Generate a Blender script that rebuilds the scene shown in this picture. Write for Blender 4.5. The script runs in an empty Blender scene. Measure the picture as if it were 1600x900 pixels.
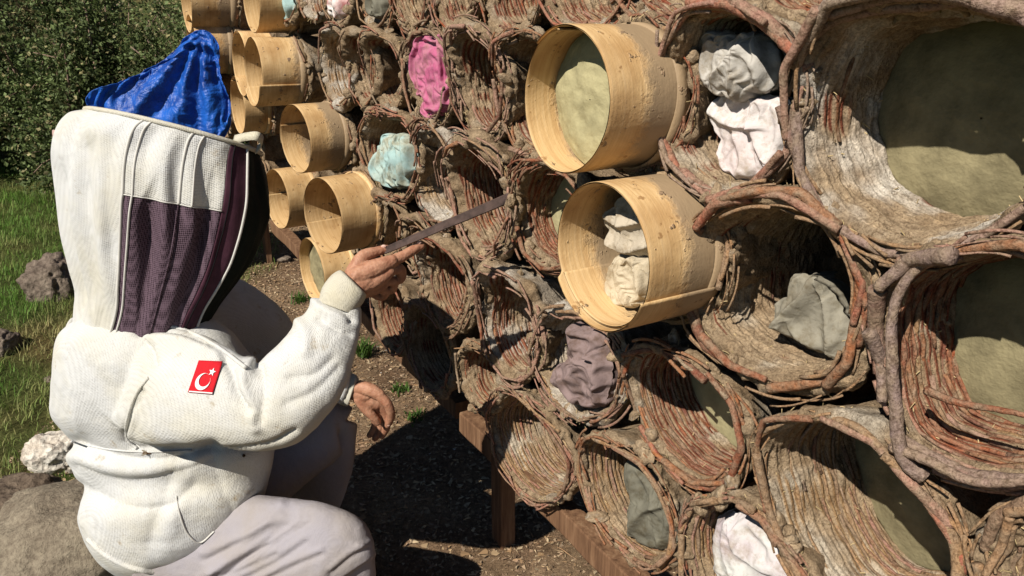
import bpy, math, random
import numpy as np
from mathutils import Vector, Matrix
from mathutils.bvhtree import BVHTree

random.seed(7)
rng = np.random.RandomState(7)
S = bpy.context.scene
R = math.radians

# ------------------------------------------------------------------ camera, sky, sun, exposure
CAM_H, FPX, PITCH = 1.52, 1200.0, math.atan2(400, 1200)
cam_d = bpy.data.cameras.new('camera')
cam_d.sensor_width = 36; cam_d.lens = 36 * FPX / 1600; cam_d.clip_start = 0.05; cam_d.clip_end = 500
cam = bpy.data.objects.new('camera', cam_d); S.collection.objects.link(cam)
cam.location = (0, 0, CAM_H); cam.rotation_euler = (math.pi / 2 - PITCH, 0, 0)
S.camera = cam

SUN_AZ, SUN_EL = 37.0, 43.0          # the way the light travels (azimuth right of camera heading) and its height
w = bpy.data.worlds.new('World'); S.world = w; w.use_nodes = True
nt = w.node_tree
sky = nt.nodes.new('ShaderNodeTexSky'); sky.sky_type = 'NISHITA'; sky.sun_disc = False; sky.altitude = 1900; sky.air_density = 0.8; sky.dust_density = 0.4
sky.sun_elevation = R(SUN_EL); sky.sun_rotation = R(SUN_AZ + 180)
bg = nt.nodes['Background']; bg.inputs[1].default_value = 0.05
nt.links.new(sky.outputs[0], bg.inputs[0])
sd = bpy.data.lights.new('sun', 'SUN'); sd.energy = 5.0; sd.angle = R(0.5); sd.color = (1, 0.94, 0.85)
so = bpy.data.objects.new('sun', sd); S.collection.objects.link(so)
ld = Vector((math.sin(R(SUN_AZ)) * math.cos(R(SUN_EL)), math.cos(R(SUN_AZ)) * math.cos(R(SUN_EL)), -math.sin(R(SUN_EL))))
so.rotation_euler = ld.to_track_quat('-Z', 'Y').to_euler(); so.location = (-3, -3, 5)
S.view_settings.view_transform = 'Standard'; S.view_settings.look = 'None'
S.view_settings.exposure = 0.22; S.view_settings.gamma = 1; S.view_settings.use_curve_mapping = False
S.cycles.max_bounces = 5; S.cycles.diffuse_bounces = 1; S.cycles.glossy_bounces = 2
S.cycles.transparent_max_bounces = 6; S.cycles.use_denoising = True

# ------------------------------------------------------------------ geometry of the place
CP, SP = math.cos(PITCH), math.sin(PITCH)
def ray(px, py):
    x, y = px - 800.0, py - 450.0
    return np.array([x, FPX * CP - y * SP, -(FPX * SP + y * CP)])
AZ = R(58)                                   # the hives look out of the wall along -N
N = np.array([math.sin(AZ), math.cos(AZ), 0]); U = np.array([-math.cos(AZ), math.sin(AZ), 0])
O = np.array([0, 0, CAM_H])
def W(px, py, d):                            # point of the wall plane at distance d from the camera
    r = ray(px, py); return O + r * d / r.dot(N)
def A(px, py, Y):                            # point at world depth Y
    r = ray(px, py); return O + r * Y / r[1]
def camz(p):
    q = np.asarray(p) - O; return q[1] * CP - q[2] * SP
def ground_z(x, y):
    s = -math.cos(AZ) * x + math.sin(AZ) * y
    t = (s - 1.75) / 0.5
    sp = np.where(t > 20, t, np.log1p(np.exp(np.minimum(t, 20)))) * 0.5
    return 0.125 * sp + 0.02 * np.maximum(0, s - 6)
def G(px, py, up=0.0):
    r = ray(px, py); k = 0.3 / 1200
    for i in range(900):
        p = O + r * k
        if p[2] <= ground_z(p[0], p[1]) + up: return p
        k *= 1.006
    return p

# ------------------------------------------------------------------ noise
_pr = np.random.RandomState(3)
_perm = np.concatenate([_pr.permutation(256)] * 3)
_grad = _pr.normal(size=(256, 3)); _grad /= np.linalg.norm(_grad, axis=1)[:, None]
def pn(P):
    i = np.floor(P).astype(np.int64); f = P - i; i &= 255
    u = f * f * f * (f * (f * 6 - 15) + 10)
    out = 0
    for a in (0, 1):
        for b in (0, 1):
            for c in (0, 1):
                h = _perm[_perm[_perm[(i[..., 0] + a)] + i[..., 1] + b] + i[..., 2] + c] & 255
                g = _grad[h]
                d = g[..., 0] * (f[..., 0] - a) + g[..., 1] * (f[..., 1] - b) + g[..., 2] * (f[..., 2] - c)
                wx = u[..., 0] if a else 1 - u[..., 0]
                wy = u[..., 1] if b else 1 - u[..., 1]
                wz = u[..., 2] if c else 1 - u[..., 2]
                out = out + d * wx * wy * wz
    return out
def fbm(P, o=3, k=1.0, s=0.0):
    r = 0; a = 1.0; Q = np.asarray(P, float) * k + s
    for j in range(o):
        r = r + a * pn(Q); Q = Q * 2.03 + 7.1; a *= 0.5
    return r
def ridge(P, o=2, k=1.0, s=0.0):
    r = 0; a = 1.0; Q = np.asarray(P, float) * k + s
    for j in range(o):
        r = r + a * (1 - 2.2 * np.abs(pn(Q))); Q = Q * 2.1 + 3.3; a *= 0.5
    return r
def sstep(a, b, x):
    t = np.clip((x - a) / (b - a), 0, 1); return t * t * (3 - 2 * t)
def mixc(a, b, t):
    return a * (1 - t[..., None]) + b * t[..., None]

# ------------------------------------------------------------------ mesh helpers
col = S.collection
def mesh(name, V, F, mats, colr=None, smooth=True, midx=None):
    V = np.asarray(V, np.float32).reshape(-1, 3); F = [np.asarray(f, np.int32) for f in (F if isinstance(F, (list, tuple)) else [F]) if len(f)]
    me = bpy.data.meshes.new(name)
    nl = sum(f.size for f in F); npoly = sum(len(f) for f in F)
    me.vertices.add(len(V)); me.vertices.foreach_set('co', V.ravel())
    me.loops.add(nl); me.polygons.add(npoly)
    me.loops.foreach_set('vertex_index', np.concatenate([f.ravel() for f in F]))
    tot = np.concatenate([np.full(len(f), f.shape[1], np.int32) for f in F])
    st = np.concatenate([[0], np.cumsum(tot)[:-1]]).astype(np.int32)
    me.polygons.foreach_set('loop_start', st); me.polygons.foreach_set('loop_total', tot)
    me.polygons.foreach_set('use_smooth', np.full(npoly, smooth))
    if midx is not None: me.polygons.foreach_set('material_index', np.asarray(midx, np.int32))
    for m in (mats if isinstance(mats, (list, tuple)) else [mats]): me.materials.append(m)
    me.update(calc_edges=True)
    if colr is not None:
        c = np.ones((len(V), 4), np.float32); c[:, :3] = np.asarray(colr).reshape(-1, 3) if np.ndim(colr) > 1 else colr
        at = me.color_attributes.new('Col', 'FLOAT_COLOR', 'POINT'); at.data.foreach_set('color', c.ravel())
    return me
def link(name, me, parent=None, loc=None, label=None, cat=None, group=None, kind=None):
    o = bpy.data.objects.new(name, me); col.objects.link(o)
    if parent: o.parent = parent
    if loc is not None: o.location = loc
    tag(o, label, cat, group, kind)
    return o
def tag(o, label=None, cat=None, group=None, kind=None):
    if label: o['label'] = label
    if cat: o['category'] = cat
    if group: o['group'] = group
    if kind: o['kind'] = kind
    return o
def root(name, loc, rotz=0, label=None, cat=None, group=None):
    o = bpy.data.objects.new(name, None); col.objects.link(o); o.location = loc; o.rotation_euler = (0, 0, rotz)
    o.empty_display_size = 0.05
    return tag(o, label, cat, group)
def grid_faces(nr, nc, wrap=True, off=0):
    i = np.arange(nr - 1)[:, None]; j = np.arange(nc if wrap else nc - 1)[None, :]
    j2 = (j + 1) % nc
    return (np.stack([i * nc + j, i * nc + j2, (i + 1) * nc + j2, (i + 1) * nc + j], -1) + off).reshape(-1, 4)
def grid_normals(V, wrap=True):
    if wrap: du = np.roll(V, -1, 1) - np.roll(V, 1, 1)
    else: du = np.gradient(V, axis=1)
    dv = np.gradient(V, axis=0)
    n = np.cross(du, dv); l = np.linalg.norm(n, axis=-1)[..., None]
    return n / np.maximum(l, 1e-12)
def catmull(P, n):
    P = np.asarray(P, float); m = len(P)
    t = np.linspace(0, m - 1, n); i = np.minimum(t.astype(int), m - 2); f = (t - i)[:, None]
    Q = np.vstack([2 * P[0] - P[1], P, 2 * P[-1] - P[-2]])
    a, b, c, d = Q[i], Q[i + 1], Q[i + 2], Q[i + 3]
    return 0.5 * (2 * b + (c - a) * f + (2 * a - 5 * b + 4 * c - d) * f ** 2 + (3 * b - a - 3 * c + d) * f ** 3)
def tube(pts, rad, sides=6, flat=1.0, close=True, lump=0.0, seed=0.0):
    P = np.asarray(pts, float); n = len(P); rad = np.broadcast_to(np.asarray(rad, float), (n,))
    T = np.gradient(P, axis=0); T /= np.maximum(np.linalg.norm(T, axis=1)[:, None], 1e-9)
    ref = np.array([0.13, 0.21, 0.97]); 
    if abs(T.mean(0).dot(ref)) > 0.8: ref = np.array([0.9, 0.3, 0.1])
    X = np.cross(T, ref); X /= np.linalg.norm(X, axis=1)[:, None]; Y = np.cross(T, X)
    a = np.linspace(0, 2 * np.pi, sides, endpoint=False)
    V = P[:, None] + rad[:, None, None] * (np.cos(a)[None, :, None] * X[:, None] + flat * np.sin(a)[None, :, None] * Y[:, None])
    if lump: V = V + (V - P[:, None]) * (lump * fbm(V, 2, 120, seed))[..., None]
    F = grid_faces(n, sides)
    V = V.reshape(-1, 3); Fs = [F]
    if close:
        V = np.vstack([V, P[0], P[-1]]); k = len(V); j = np.arange(sides); j2 = (j + 1) % sides
        Fs.append(np.vstack([np.stack([np.full(sides, k - 2), j2, j], -1),
                             np.stack([np.full(sides, k - 1), (n - 1) * sides + j, (n - 1) * sides + j2], -1)]))
    return V, Fs
class Bag:                                     # several shapes joined into one mesh
    def __init__(s): s.V = []; s.q = []; s.t = []; s.C = []; s.n = 0
    def add(s, V, Fs, c=None):
        V = np.asarray(V).reshape(-1, 3)
        for f in (Fs if isinstance(Fs, list) else [Fs]):
            f = np.asarray(f)
            (s.q if f.shape[1] == 4 else s.t).append(f + s.n)
        s.V.append(V); s.n += len(V)
        if c is not None: s.C.append(np.broadcast_to(np.asarray(c, float), V.shape))
    def mesh(s, name, mat, smooth=True):
        F = []
        if s.q: F.append(np.vstack(s.q))
        if s.t: F.append(np.vstack(s.t))
        return mesh(name, np.vstack(s.V), F, mat, np.vstack(s.C) if s.C else None, smooth)
def box(c, sx, sy, sz, M=None):
    v = np.array([[x, y, z] for x in (-.5, .5) for y in (-.5, .5) for z in (-.5, .5)]) * [sx, sy, sz]
    if M is not None: v = v @ np.asarray(M).T
    return v + c, np.array([[0, 1, 3, 2], [4, 6, 7, 5], [0, 4, 5, 1], [2, 3, 7, 6], [0, 2, 6, 4], [1, 5, 7, 3]])
def ico(sub=2):
    import bmesh
    bm = bmesh.new(); bmesh.ops.create_icosphere(bm, subdivisions=sub, radius=1)
    V = np.array([v.co[:] for v in bm.verts]); F = np.array([[v.index for v in f.verts] for f in bm.faces]); bm.free()
    return V, F

# ------------------------------------------------------------------ materials
def mat(name, rough=0.9, spec=0.2):
    m = bpy.data.materials.new(name); m.use_nodes = True
    b = m.node_tree.nodes['Principled BSDF']; b.inputs['Roughness'].default_value = rough
    b.inputs['Specular IOR Level'].default_value = spec
    return m, m.node_tree, b
def nd(t, typ, **k):
    n = t.nodes.new('ShaderNode' + typ)
    for a, v in k.items(): setattr(n, a, v)
    return n
def noise(t, scale, detail=4, rough=0.6, vec=None, sc=None):
    n = nd(t, 'TexNoise'); n.inputs['Scale'].default_value = scale; n.inputs['Detail'].default_value = detail
    n.inputs['Roughness'].default_value = rough
    if vec is None:
        tc = nd(t, 'TexCoord'); vec = tc.outputs['Object']
    if sc is not None:
        mp = nd(t, 'Mapping'); mp.inputs['Scale'].default_value = sc; t.links.new(vec, mp.inputs[0]); vec = mp.outputs[0]
    t.links.new(vec, n.inputs['Vector']); return n
def ramp(t, src, stops, interp='LINEAR'):
    r = nd(t, 'ValToRGB'); r.color_ramp.interpolation = interp
    while len(r.color_ramp.elements) < len(stops): r.color_ramp.elements.new(0.5)
    for e, (p, c) in zip(r.color_ramp.elements, stops):
        e.position = p; e.color = (*c, 1) if len(c) == 3 else c
    t.links.new(src, r.inputs[0]); return r
def mixn(t, a, b, fac, mode='MIX'):
    m = nd(t, 'Mix', data_type='RGBA', blend_type=mode)
    for s, v in ((m.inputs[6], a), (m.inputs[7], b)):
        if isinstance(v, tuple): s.default_value = (*v, 1)
        else: t.links.new(v, s)
    if isinstance(fac, (int, float)): m.inputs[0].default_value = fac
    else: t.links.new(fac, m.inputs[0])
    return m.outputs[2]
def bump(t, b, srcs, dist=0.002, strength=1.0):
    prev = None
    for s, d in srcs:
        bp = nd(t, 'Bump'); bp.inputs['Distance'].default_value = d; bp.inputs['Strength'].default_value = strength
        t.links.new(s, bp.inputs['Height'])
        if prev: t.links.new(prev, bp.inputs['Normal'])
        prev = bp.outputs[0]
    t.links.new(prev, b.inputs['Normal'])

def make_mud():
    m, t, b = mat('mud_plaster', 0.95, 0.1)
    at = nd(t, 'VertexColor'); at.layer_name = 'Col'
    n1 = noise(t, 55, 5, 0.7); n2 = noise(t, 260, 3, 0.7); fib = noise(t, 1, 4, 0.7, sc=(420, 60, 90)); n3 = noise(t, 14, 3, 0.6)
    r1 = ramp(t, n1.outputs[0], [(0.28, (0.62, 0.59, 0.56)), (0.5, (0.97, 0.97, 0.97)), (0.74, (1.3, 1.27, 1.22))])
    r2 = ramp(t, n2.outputs[0], [(0.33, (0.55, 0.52, 0.5)), (0.6, (1.15, 1.15, 1.15))])
    r3 = ramp(t, n3.outputs[0], [(0.35, (0.86, 0.80, 0.73)), (0.6, (1.1, 1.09, 1.07))])
    c = mixn(t, at.outputs[0], r1.outputs[0], 1.0, 'MULTIPLY'); c = mixn(t, c, r2.outputs[0], 0.8, 'MULTIPLY'); c = mixn(t, c, r3.outputs[0], 1.0, 'MULTIPLY')
    tc = nd(t, 'TexCoord'); wn = noise(t, 30, 3, 0.6); wm = nd(t, 'Mix', data_type='VECTOR'); wm.inputs[0].default_value = 0.035
    t.links.new(tc.outputs['Object'], wm.inputs[4]); t.links.new(wn.outputs[1], wm.inputs[5])
    vo = nd(t, 'TexVoronoi', feature='DISTANCE_TO_EDGE'); vo.inputs['Scale'].default_value = 48; t.links.new(wm.outputs[1], vo.inputs['Vector'])
    ck = ramp(t, vo.outputs['Distance'], [(0.0, (0.58, 0.54, 0.50)), (0.03, (0.88, 0.87, 0.85)), (0.06, (1, 1, 1))])
    ms = ramp(t, n3.outputs[0], [(0.52, (0, 0, 0)), (0.62, (1, 1, 1))]); c = mixn(t, c, mixn(t, c, ck.outputs[0], 1.0, 'MULTIPLY'), ms.outputs[0])
    t.links.new(c, b.inputs['Base Color'])
    bump(t, b, [(ck.outputs[0], 0.0007), (n1.outputs[0], 0.008), (fib.outputs[0], 0.003), (n2.outputs[0], 0.0016)])
    return m
def make_twig(name, stops):
    m, t, b = mat(name, 0.8, 0.2)
    oi = nd(t, 'ObjectInfo'); r = ramp(t, oi.outputs['Random'], stops)
    n1 = noise(t, 40, 4, 0.65); n2 = noise(t, 300, 3, 0.7)
    dirt = ramp(t, n1.outputs[0], [(0.33, (0, 0, 0)), (0.64, (0.85, 0.85, 0.85))])
    c = mixn(t, r.outputs[0], (0.29, 0.22, 0.15), dirt.outputs[0])
    r2 = ramp(t, n2.outputs[0], [(0.3, (0.6, 0.55, 0.5)), (0.62, (1.15, 1.12, 1.1))])
    c = mixn(t, c, r2.outputs[0], 0.9, 'MULTIPLY')
    n4 = noise(t, 130, 4, 0.75); r4 = ramp(t, n4.outputs[0], [(0.36, (0.45, 0.40, 0.36)), (0.52, (1.05, 1.05, 1.05))]); c = mixn(t, c, r4.outputs[0], 0.85, 'MULTIPLY')
    t.links.new(c, b.inputs['Base Color']); bump(t, b, [(n1.outputs[0], 0.004), (n4.outputs[0], 0.003), (n2.outputs[0], 0.0014)])
    return m
def make_flat(name, c, rough=0.9, spec=0.1, var=0.25, scale=30, bd=0.002, weave=None, c2=None):
    m, t, b = mat(name, rough, spec)
    n1 = noise(t, scale, 4, 0.65); n2 = noise(t, scale * 9, 3, 0.6)
    lo = tuple(x * (1 - var) for x in c); hi = tuple(min(1, x * (1 + var * 0.6)) for x in c)
    r = ramp(t, n1.outputs[0], [(0.35, c2 or lo), (0.62, hi)])
    t.links.new(r.outputs[0], b.inputs['Base Color'])
    srcs = [(n1.outputs[0], bd), (n2.outputs[0], bd * 0.4)]
    if weave:
        tc = nd(t, 'TexCoord'); v = nd(t, 'TexVoronoi'); v.inputs['Scale'].default_value = weave; v.inputs['Randomness'].default_value = 0.25
        t.links.new(tc.outputs['Object'], v.inputs['Vector']); srcs.append((v.outputs['Distance'], bd * 0.8))
    bump(t, b, srcs)
    return m
MUD = make_mud()
TW = {
 'red': make_twig('red_brown_bark', [(0, (0.21, 0.05, 0.026)), (0.3, (0.34, 0.10, 0.04)), (0.6, (0.15, 0.045, 0.032)), (0.85, (0.38, 0.155, 0.065)), (1, (0.22, 0.13, 0.085))]),
 'tan': make_twig('tan_bark', [(0, (0.33, 0.21, 0.11)), (0.35, (0.41, 0.24, 0.12)), (0.6, (0.25, 0.17, 0.11)), (0.85, (0.33, 0.13, 0.07)), (1, (0.33, 0.26, 0.18))]),
 'grey': make_twig('grey_bark', [(0, (0.25, 0.19, 0.17)), (0.4, (0.33, 0.23, 0.20)), (0.7, (0.28, 0.16, 0.13)), (1, (0.38, 0.30, 0.24))]),
 'pink': make_twig('pinkish_bark', [(0, (0.36, 0.18, 0.14)), (0.4, (0.42, 0.25, 0.19)), (0.7, (0.38, 0.12, 0.07)), (1, (0.34, 0.25, 0.20))]),
}
MUDC = np.array([0.325, 0.245, 0.16]); PLAST = np.array([0.50, 0.46, 0.40]); GREYM = np.array([0.36, 0.315, 0.25])
RED = np.array([0.22, 0.075, 0.045]); TAN = np.array([0.36, 0.235, 0.125]); DKRED = np.array([0.19, 0.065, 0.045])

def wood_mat(name, mud_from=None, tone=1.0):
    m, t, b = mat(name, 0.55, 0.3)
    tc = nd(t, 'TexCoord')
    n1 = noise(t, 1, 4, 0.6, sc=(6, 190, 6)); n2 = noise(t, 9, 3, 0.5); n3 = noise(t, 160, 3, 0.6)
    r = ramp(t, n1.outputs[0], [(0.3, (0.58 * tone, 0.38 * tone, 0.18 * tone)), (0.5, (0.70 * tone, 0.49 * tone, 0.25 * tone)), (0.72, (0.75 * tone, 0.55 * tone, 0.31 * tone))])
    r2 = ramp(t, n2.outputs[0], [(0.32, (0.66, 0.56, 0.46)), (0.58, (1.04, 1.04, 1.04))])
    c = mixn(t, r.outputs[0], r2.outputs[0], 1.0, 'MULTIPLY')
    oi = nd(t, 'ObjectInfo'); rv = ramp(t, oi.outputs['Random'], [(0, (0.78, 0.72, 0.66)), (1, (1.08, 1.05, 1.0))]); c = mixn(t, c, rv.outputs[0], 1.0, 'MULTIPLY')
    st = noise(t, 45, 3, 0.6); r3 = ramp(t, st.outputs[0], [(0.28, (0.4, 0.28, 0.18)), (0.35, (1, 1, 1))]); c = mixn(t, c, r3.outputs[0], 0.7, 'MULTIPLY')
    srcs = [(n1.outputs[0], 0.0005), (n3.outputs[0], 0.0003)]
    if mud_from is not None:
        sep = nd(t, 'SeparateXYZ'); t.links.new(tc.outputs['Object'], sep.inputs[0])
        g = nd(t, 'MapRange'); g.inputs[1].default_value = mud_from; g.inputs[2].default_value = mud_from + 0.10
        t.links.new(sep.outputs[1], g.inputs[0])
        nn = noise(t, 26, 5, 0.7); ad = nd(t, 'Math', operation='ADD'); t.links.new(g.outputs[0], ad.inputs[0]); t.links.new(nn.outputs[0], ad.inputs[1])
        k = ramp(t, ad.outputs[0], [(0.72, (0, 0, 0)), (1.0, (1, 1, 1))])
        c = mixn(t, c, (0.36, 0.255, 0.15), k.outputs[0]); sp = noise(t, 34, 3, 0.6); k2 = ramp(t, sp.outputs[0], [(0.64, (0, 0, 0)), (0.69, (1, 1, 1))]); c = mixn(t, c, (0.30, 0.20, 0.12), k2.outputs[0]); srcs += [(k.outputs[0], 0.0015), (nn.outputs[0], 0.002), (k2.outputs[0], 0.002)]
    t.links.new(c, b.inputs['Base Color']); bump(t, b, srcs)
    return m
WOOD = wood_mat('bent_wood', 0.10); WOODM = wood_mat('bent_wood_muddy', 0.040); WOODP = wood_mat('pale_bent_wood', 0.16, 1.08)
TIMB = make_flat('weathered_timber', (0.17, 0.105, 0.06), 0.85, 0.2, 0.4, 12, 0.004)
def timber():
    m, t, b = mat('stand_timber', 0.85, 0.15)
    n = noise(t, 1, 5, 0.65, sc=(60, 60, 5)); r = ramp(t, n.outputs[0], [(0.3, (0.09, 0.045, 0.025)), (0.55, (0.20, 0.11, 0.06)), (0.75, (0.30, 0.19, 0.11))])
    t.links.new(r.outputs[0], b.inputs['Base Color']); bump(t, b, [(n.outputs[0], 0.004)])
    return m
TIMB = timber()
CAPM = make_flat('olive_clay_cloth', (0.27, 0.232, 0.132), 0.95, 0.05, 0.30, 16, 0.004)
CAPL = make_flat('pale_olive_cloth', (0.42, 0.375, 0.21), 0.95, 0.05, 0.20, 16, 0.003)

# ------------------------------------------------------------------ basket hives
clump_me = []
for k in range(7):
    v, f = ico(3); d = 1 + 0.42 * fbm(v, 3, 1.4, k * 9.0) + 0.14 * fbm(v, 2, 5, k * 3.0)
    v = v * d[:, None] * [1, 0.8, 0.7 + 0.05 * k]
    c = mixc(MUDC, GREYM if k % 2 else PLAST * 0.85, sstep(0.0, 0.5, fbm(v, 2, 2.2, k * 5.0)) * (0.8 if k % 3 else 0.2))
    clump_me.append(mesh('mud_clump', v * 0.011, [f], MUD, c))

def tapf(y): return 1 - 0.12 * min(1.0, max(0.0, y) / 0.13)      # the baskets narrow towards the back
def outline(pts):                              # list of (x, z) round the rim -> radius as a function of the angle
    P = np.asarray(pts); a = np.arctan2(P[:, 1], P[:, 0]); r = np.hypot(P[:, 0], P[:, 1])
    o = np.argsort(a); a, r = a[o], r[o]
    A3 = np.concatenate([a - 2 * np.pi, a, a + 2 * np.pi]); R3 = np.tile(r, 3)
    th = np.linspace(-np.pi, np.pi, 361)[:-1]
    v = np.interp(th, A3, R3)
    ker = np.exp(-0.5 * (np.arange(-12, 13) / 5.0) ** 2); ker /= ker.sum()
    v = np.convolve(np.concatenate([v[-12:], v, v[:12]]), ker, 'valid')
    return lambda t: np.interp((np.asarray(t) + np.pi) % (2 * np.pi) - np.pi, np.append(th, np.pi), np.append(v, v[0]))

hive_n = 0
def hive(poly, label, d=0.92, az=58, L=0.30, t=0.022, tex='red', branch='tan', br=0.0055, nbr=6, white=0.2, expo=0.5,
         cap=None, capmat=None, weavers=None, clumps=9, taper=0.05, flare=0.0, wr=0.0042, brow=0.0, back=0.42, group='basket hives stacked in the wall', circle=None):
    """poly: the edge of the mouth; circle=(centre, radius) instead for a round one."""
    global hive_n
    hive_n += 1; sd_ = hive_n * 13.7
    a = R(az); ex = np.array([math.cos(a), -math.sin(a), 0]); ey = np.array([math.sin(a), math.cos(a), 0]); ez = np.array([0, 0, 1.0])
    if circle is not None:
        C = np.asarray(circle[0]); Rf = lambda th, r0=circle[1]: r0 * (1 + 0.04 * np.sin(3 * np.asarray(th) + sd_)) + 0 * np.asarray(th)
    else:
        cx = np.mean([p[0] for p in poly]); cy = np.mean([p[1] for p in poly])
        C = W(cx, cy, d)
        loc = []
        for p in poly:
            r = ray(*p); k = (C - O).dot(ey) / r.dot(ey); q = O + r * k - C
            loc.append((q.dot(ex), q[2]))
        Rf = outline(loc)
    size = Rf(np.linspace(0, 6.28, 40)).mean() / camz(C) * FPX * 0.64      # radius in rendered pixels
    near = size > 42
    rt = root('basket_hive', C, -a, label, 'hive', group)
    nu = 200 if near else (128 if size > 22 else 80)
    pitch = 0.0105 if near else 0.012
    ni = int(min(L, 0.24) / pitch * (5 if near else 4))
    th = np.linspace(0, 2 * np.pi, nu, endpoint=False)
    Rr = Rf(th); cs = np.stack([np.cos(th), np.zeros(nu), np.sin(th)], -1)
    tt = t * (1 + 0.9 * fbm(np.stack([np.cos(th), np.sin(th), 0 * th], -1), 2, 1.6, sd_)); tt = np.maximum(tt, 0.35 * t)
    rows = []; zone = []
    yo = np.concatenate([[back, back * 0.7, back * 0.5], np.linspace(0.17, 0.012, 14)])
    for y in yo: rows.append((Rr * tapf(y) + tt * (1 - 0.55 * min(1, y / 0.06)), np.full(nu, y))); zone.append(0)
    nl = 11 if near else 8
    for q in np.linspace(0, math.pi, nl)[0:]:
        rows.append((Rr + tt / 2 + tt / 2 * math.cos(q), 0.008 - math.sin(q) * tt * 0.45)); zone.append(1)
    for y in np.linspace(0.010, min(L, 0.24), ni): rows.append((Rr * tapf(y), np.full(nu, y))); zone.append(2)
    if L > 0.24: rows.append((Rr * tapf(L), np.full(nu, L))); zone.append(3)
    for q in (0.7, 0.35, 0.02): rows.append((Rr * q * tapf(L), np.full(nu, L))); zone.append(3)
    rr = np.array([r[0] for r in rows]); yy = np.array([r[1] for r in rows]); zone = np.array(zone)[:, None] * np.ones((1, nu))
    V = rr[..., None] * cs[None]; V[..., 1] = yy
    Nn = grid_normals(V)
    if (Nn[3] * cs).sum() < 0: Nn = -Nn
    Q = V + np.array([sd_, 0, 0])
    lump = 0.010 * fbm(Q, 3, 17) + 0.006 * fbm(Q, 2, 50) + 0.0025 * ridge(Q + 0.02 * fbm(Q, 2, 20)[..., None], 2, 38)
    if near: lump = lump + 0.0022 * fbm(Q, 2, 150)
    def bare(th_, y_):                        # >0 where the weavers are not mudded over
        q_ = np.stack([np.cos(th_) * 1.15, np.sin(th_) * 1.15, y_ * 9.0], -1)
        return fbm(q_ + sd_, 2, 1.35) + (expo - 0.74) * 0.8
    m = sstep(0.10, -0.12, bare(th[None] + 0 * yy, yy))      # 1 = under mud
    wrk = ridge(np.stack([th[None] * 2.2 + 0 * yy, yy * 150, 0 * yy + sd_], -1), 2, 1.0)
    k = np.floor(yy / pitch); fr = yy / pitch - k
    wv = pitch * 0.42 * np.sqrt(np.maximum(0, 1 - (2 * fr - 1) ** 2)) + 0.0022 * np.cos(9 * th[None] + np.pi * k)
    inner = (zone == 2)
    deep = np.exp(-np.maximum(yy, 0) / 0.12)
    disp = np.where(inner, lump * 0.42 * (0.4 + m) + (1 - (0.25 if near else 0.6) * m) * wv + 0.0016 * wrk * m, np.where(zone == 1, lump * 1.25, np.where(zone == 3, 0, lump)))
    V = V + Nn * disp[..., None]
    # rough edge: mouth line wanders
    V[..., 1] += np.where(zone <= 1, (0.009 if near else 0.016) * fbm(Q * [1, 0, 1], 3, 18, 3.0), 0.0) * np.exp(-np.maximum(yy, 0) / 0.05)
    bw = np.maximum(0, np.sin(th - 0.35))[None] ** 1.5
    V[..., 1] -= (brow * bw * (1 + 0.8 * fbm(Q * [1, 0, 1], 2, 12, 7.0))) * np.exp(-np.maximum(yy, 0) / 0.06)
    # colour of the material itself: mud, pale plaster, bark where the weavers show
    pl = sstep(0.22 - white * 0.75, 0.60 - white * 0.6, fbm(Q, 3, 9, 11.0) * 1.0 + 0.1 * fbm(Q, 2, 60))
    c = mixc(np.broadcast_to(MUDC, V.shape), PLAST if white > 0.35 else GREYM * 1.15, pl)
    rod = mixc(np.broadcast_to(RED if tex == 'red' else (TAN if tex == 'tan' else DKRED), V.shape), TAN, sstep(0.0, 0.5, pn(np.stack([k * 3.7, th[None] * 2.2 + 0 * k, 0 * k + sd_], -1))))
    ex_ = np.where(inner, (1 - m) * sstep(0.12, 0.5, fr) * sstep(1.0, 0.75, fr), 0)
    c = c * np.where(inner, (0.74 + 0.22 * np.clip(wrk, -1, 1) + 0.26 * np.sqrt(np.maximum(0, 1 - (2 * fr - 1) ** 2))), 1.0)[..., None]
    c = mixc(c, rod, np.clip(ex_ * 1.3, 0, 1))
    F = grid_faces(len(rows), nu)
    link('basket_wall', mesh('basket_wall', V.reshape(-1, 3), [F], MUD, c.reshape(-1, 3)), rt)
    rs = np.random.RandomState(hive_n * 7 + 1)
    # weavers of the basket that show through the mud
    joined = Bag(); wp = pitch * (0.92 if near else 1.0); cnt = 0
    for kk in range(int(min(L, 0.22 if near else 0.16) / wp)):
        a0 = rs.uniform(0, 6.28); end = a0 + 6.28
        while a0 < end:
            span = rs.uniform(0.5, 1.3); y = 0.010 + (kk + rs.uniform(-.2, .2)) * wp; mid = a0 + span / 2
            if bare(np.array([mid]), np.array([y]))[0] > -0.02 and rs.rand() < 0.93 and (math.sin(mid) < 0.85 or math.cos(mid) < 0) and math.cos(mid) < 0.75:
                n = max(6, int(span / 0.13)); q = np.linspace(a0 - .06, a0 + span + .06, n)
                rad = Rf(q) * tapf(y) - (0.0032 if near else 0.0012) + 0.0022 * np.cos(9 * q + np.pi * kk) + 0.0030 * fbm(np.stack([q * 2, 0 * q + kk, 0 * q], -1), 2, 1, sd_)
                yl = y + 0.002 * fbm(np.stack([q * 3, 0 * q + kk, 0 * q], -1), 2, 1, sd_ + 9)
                r0 = wr * rs.uniform(0.55, 1.1) if near else 0.0040 * rs.uniform(0.55, 1.05)
                v, f = tube(np.stack([rad * np.cos(q), yl, rad * np.sin(q)], -1), r0 * (1.05 - 0.35 * np.linspace(0, 1, n)), 6, lump=0.15, seed=kk)
                if near and cnt < 120: link('weaver', mesh('weaver', v, f, TW['red'] if (tex == 'red' and rs.rand() < 0.7) else TW[rs.choice(['tan', 'tan', 'pink'])]), rt); cnt += 1
                else: joined.add(v, f)
            a0 += span
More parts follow.
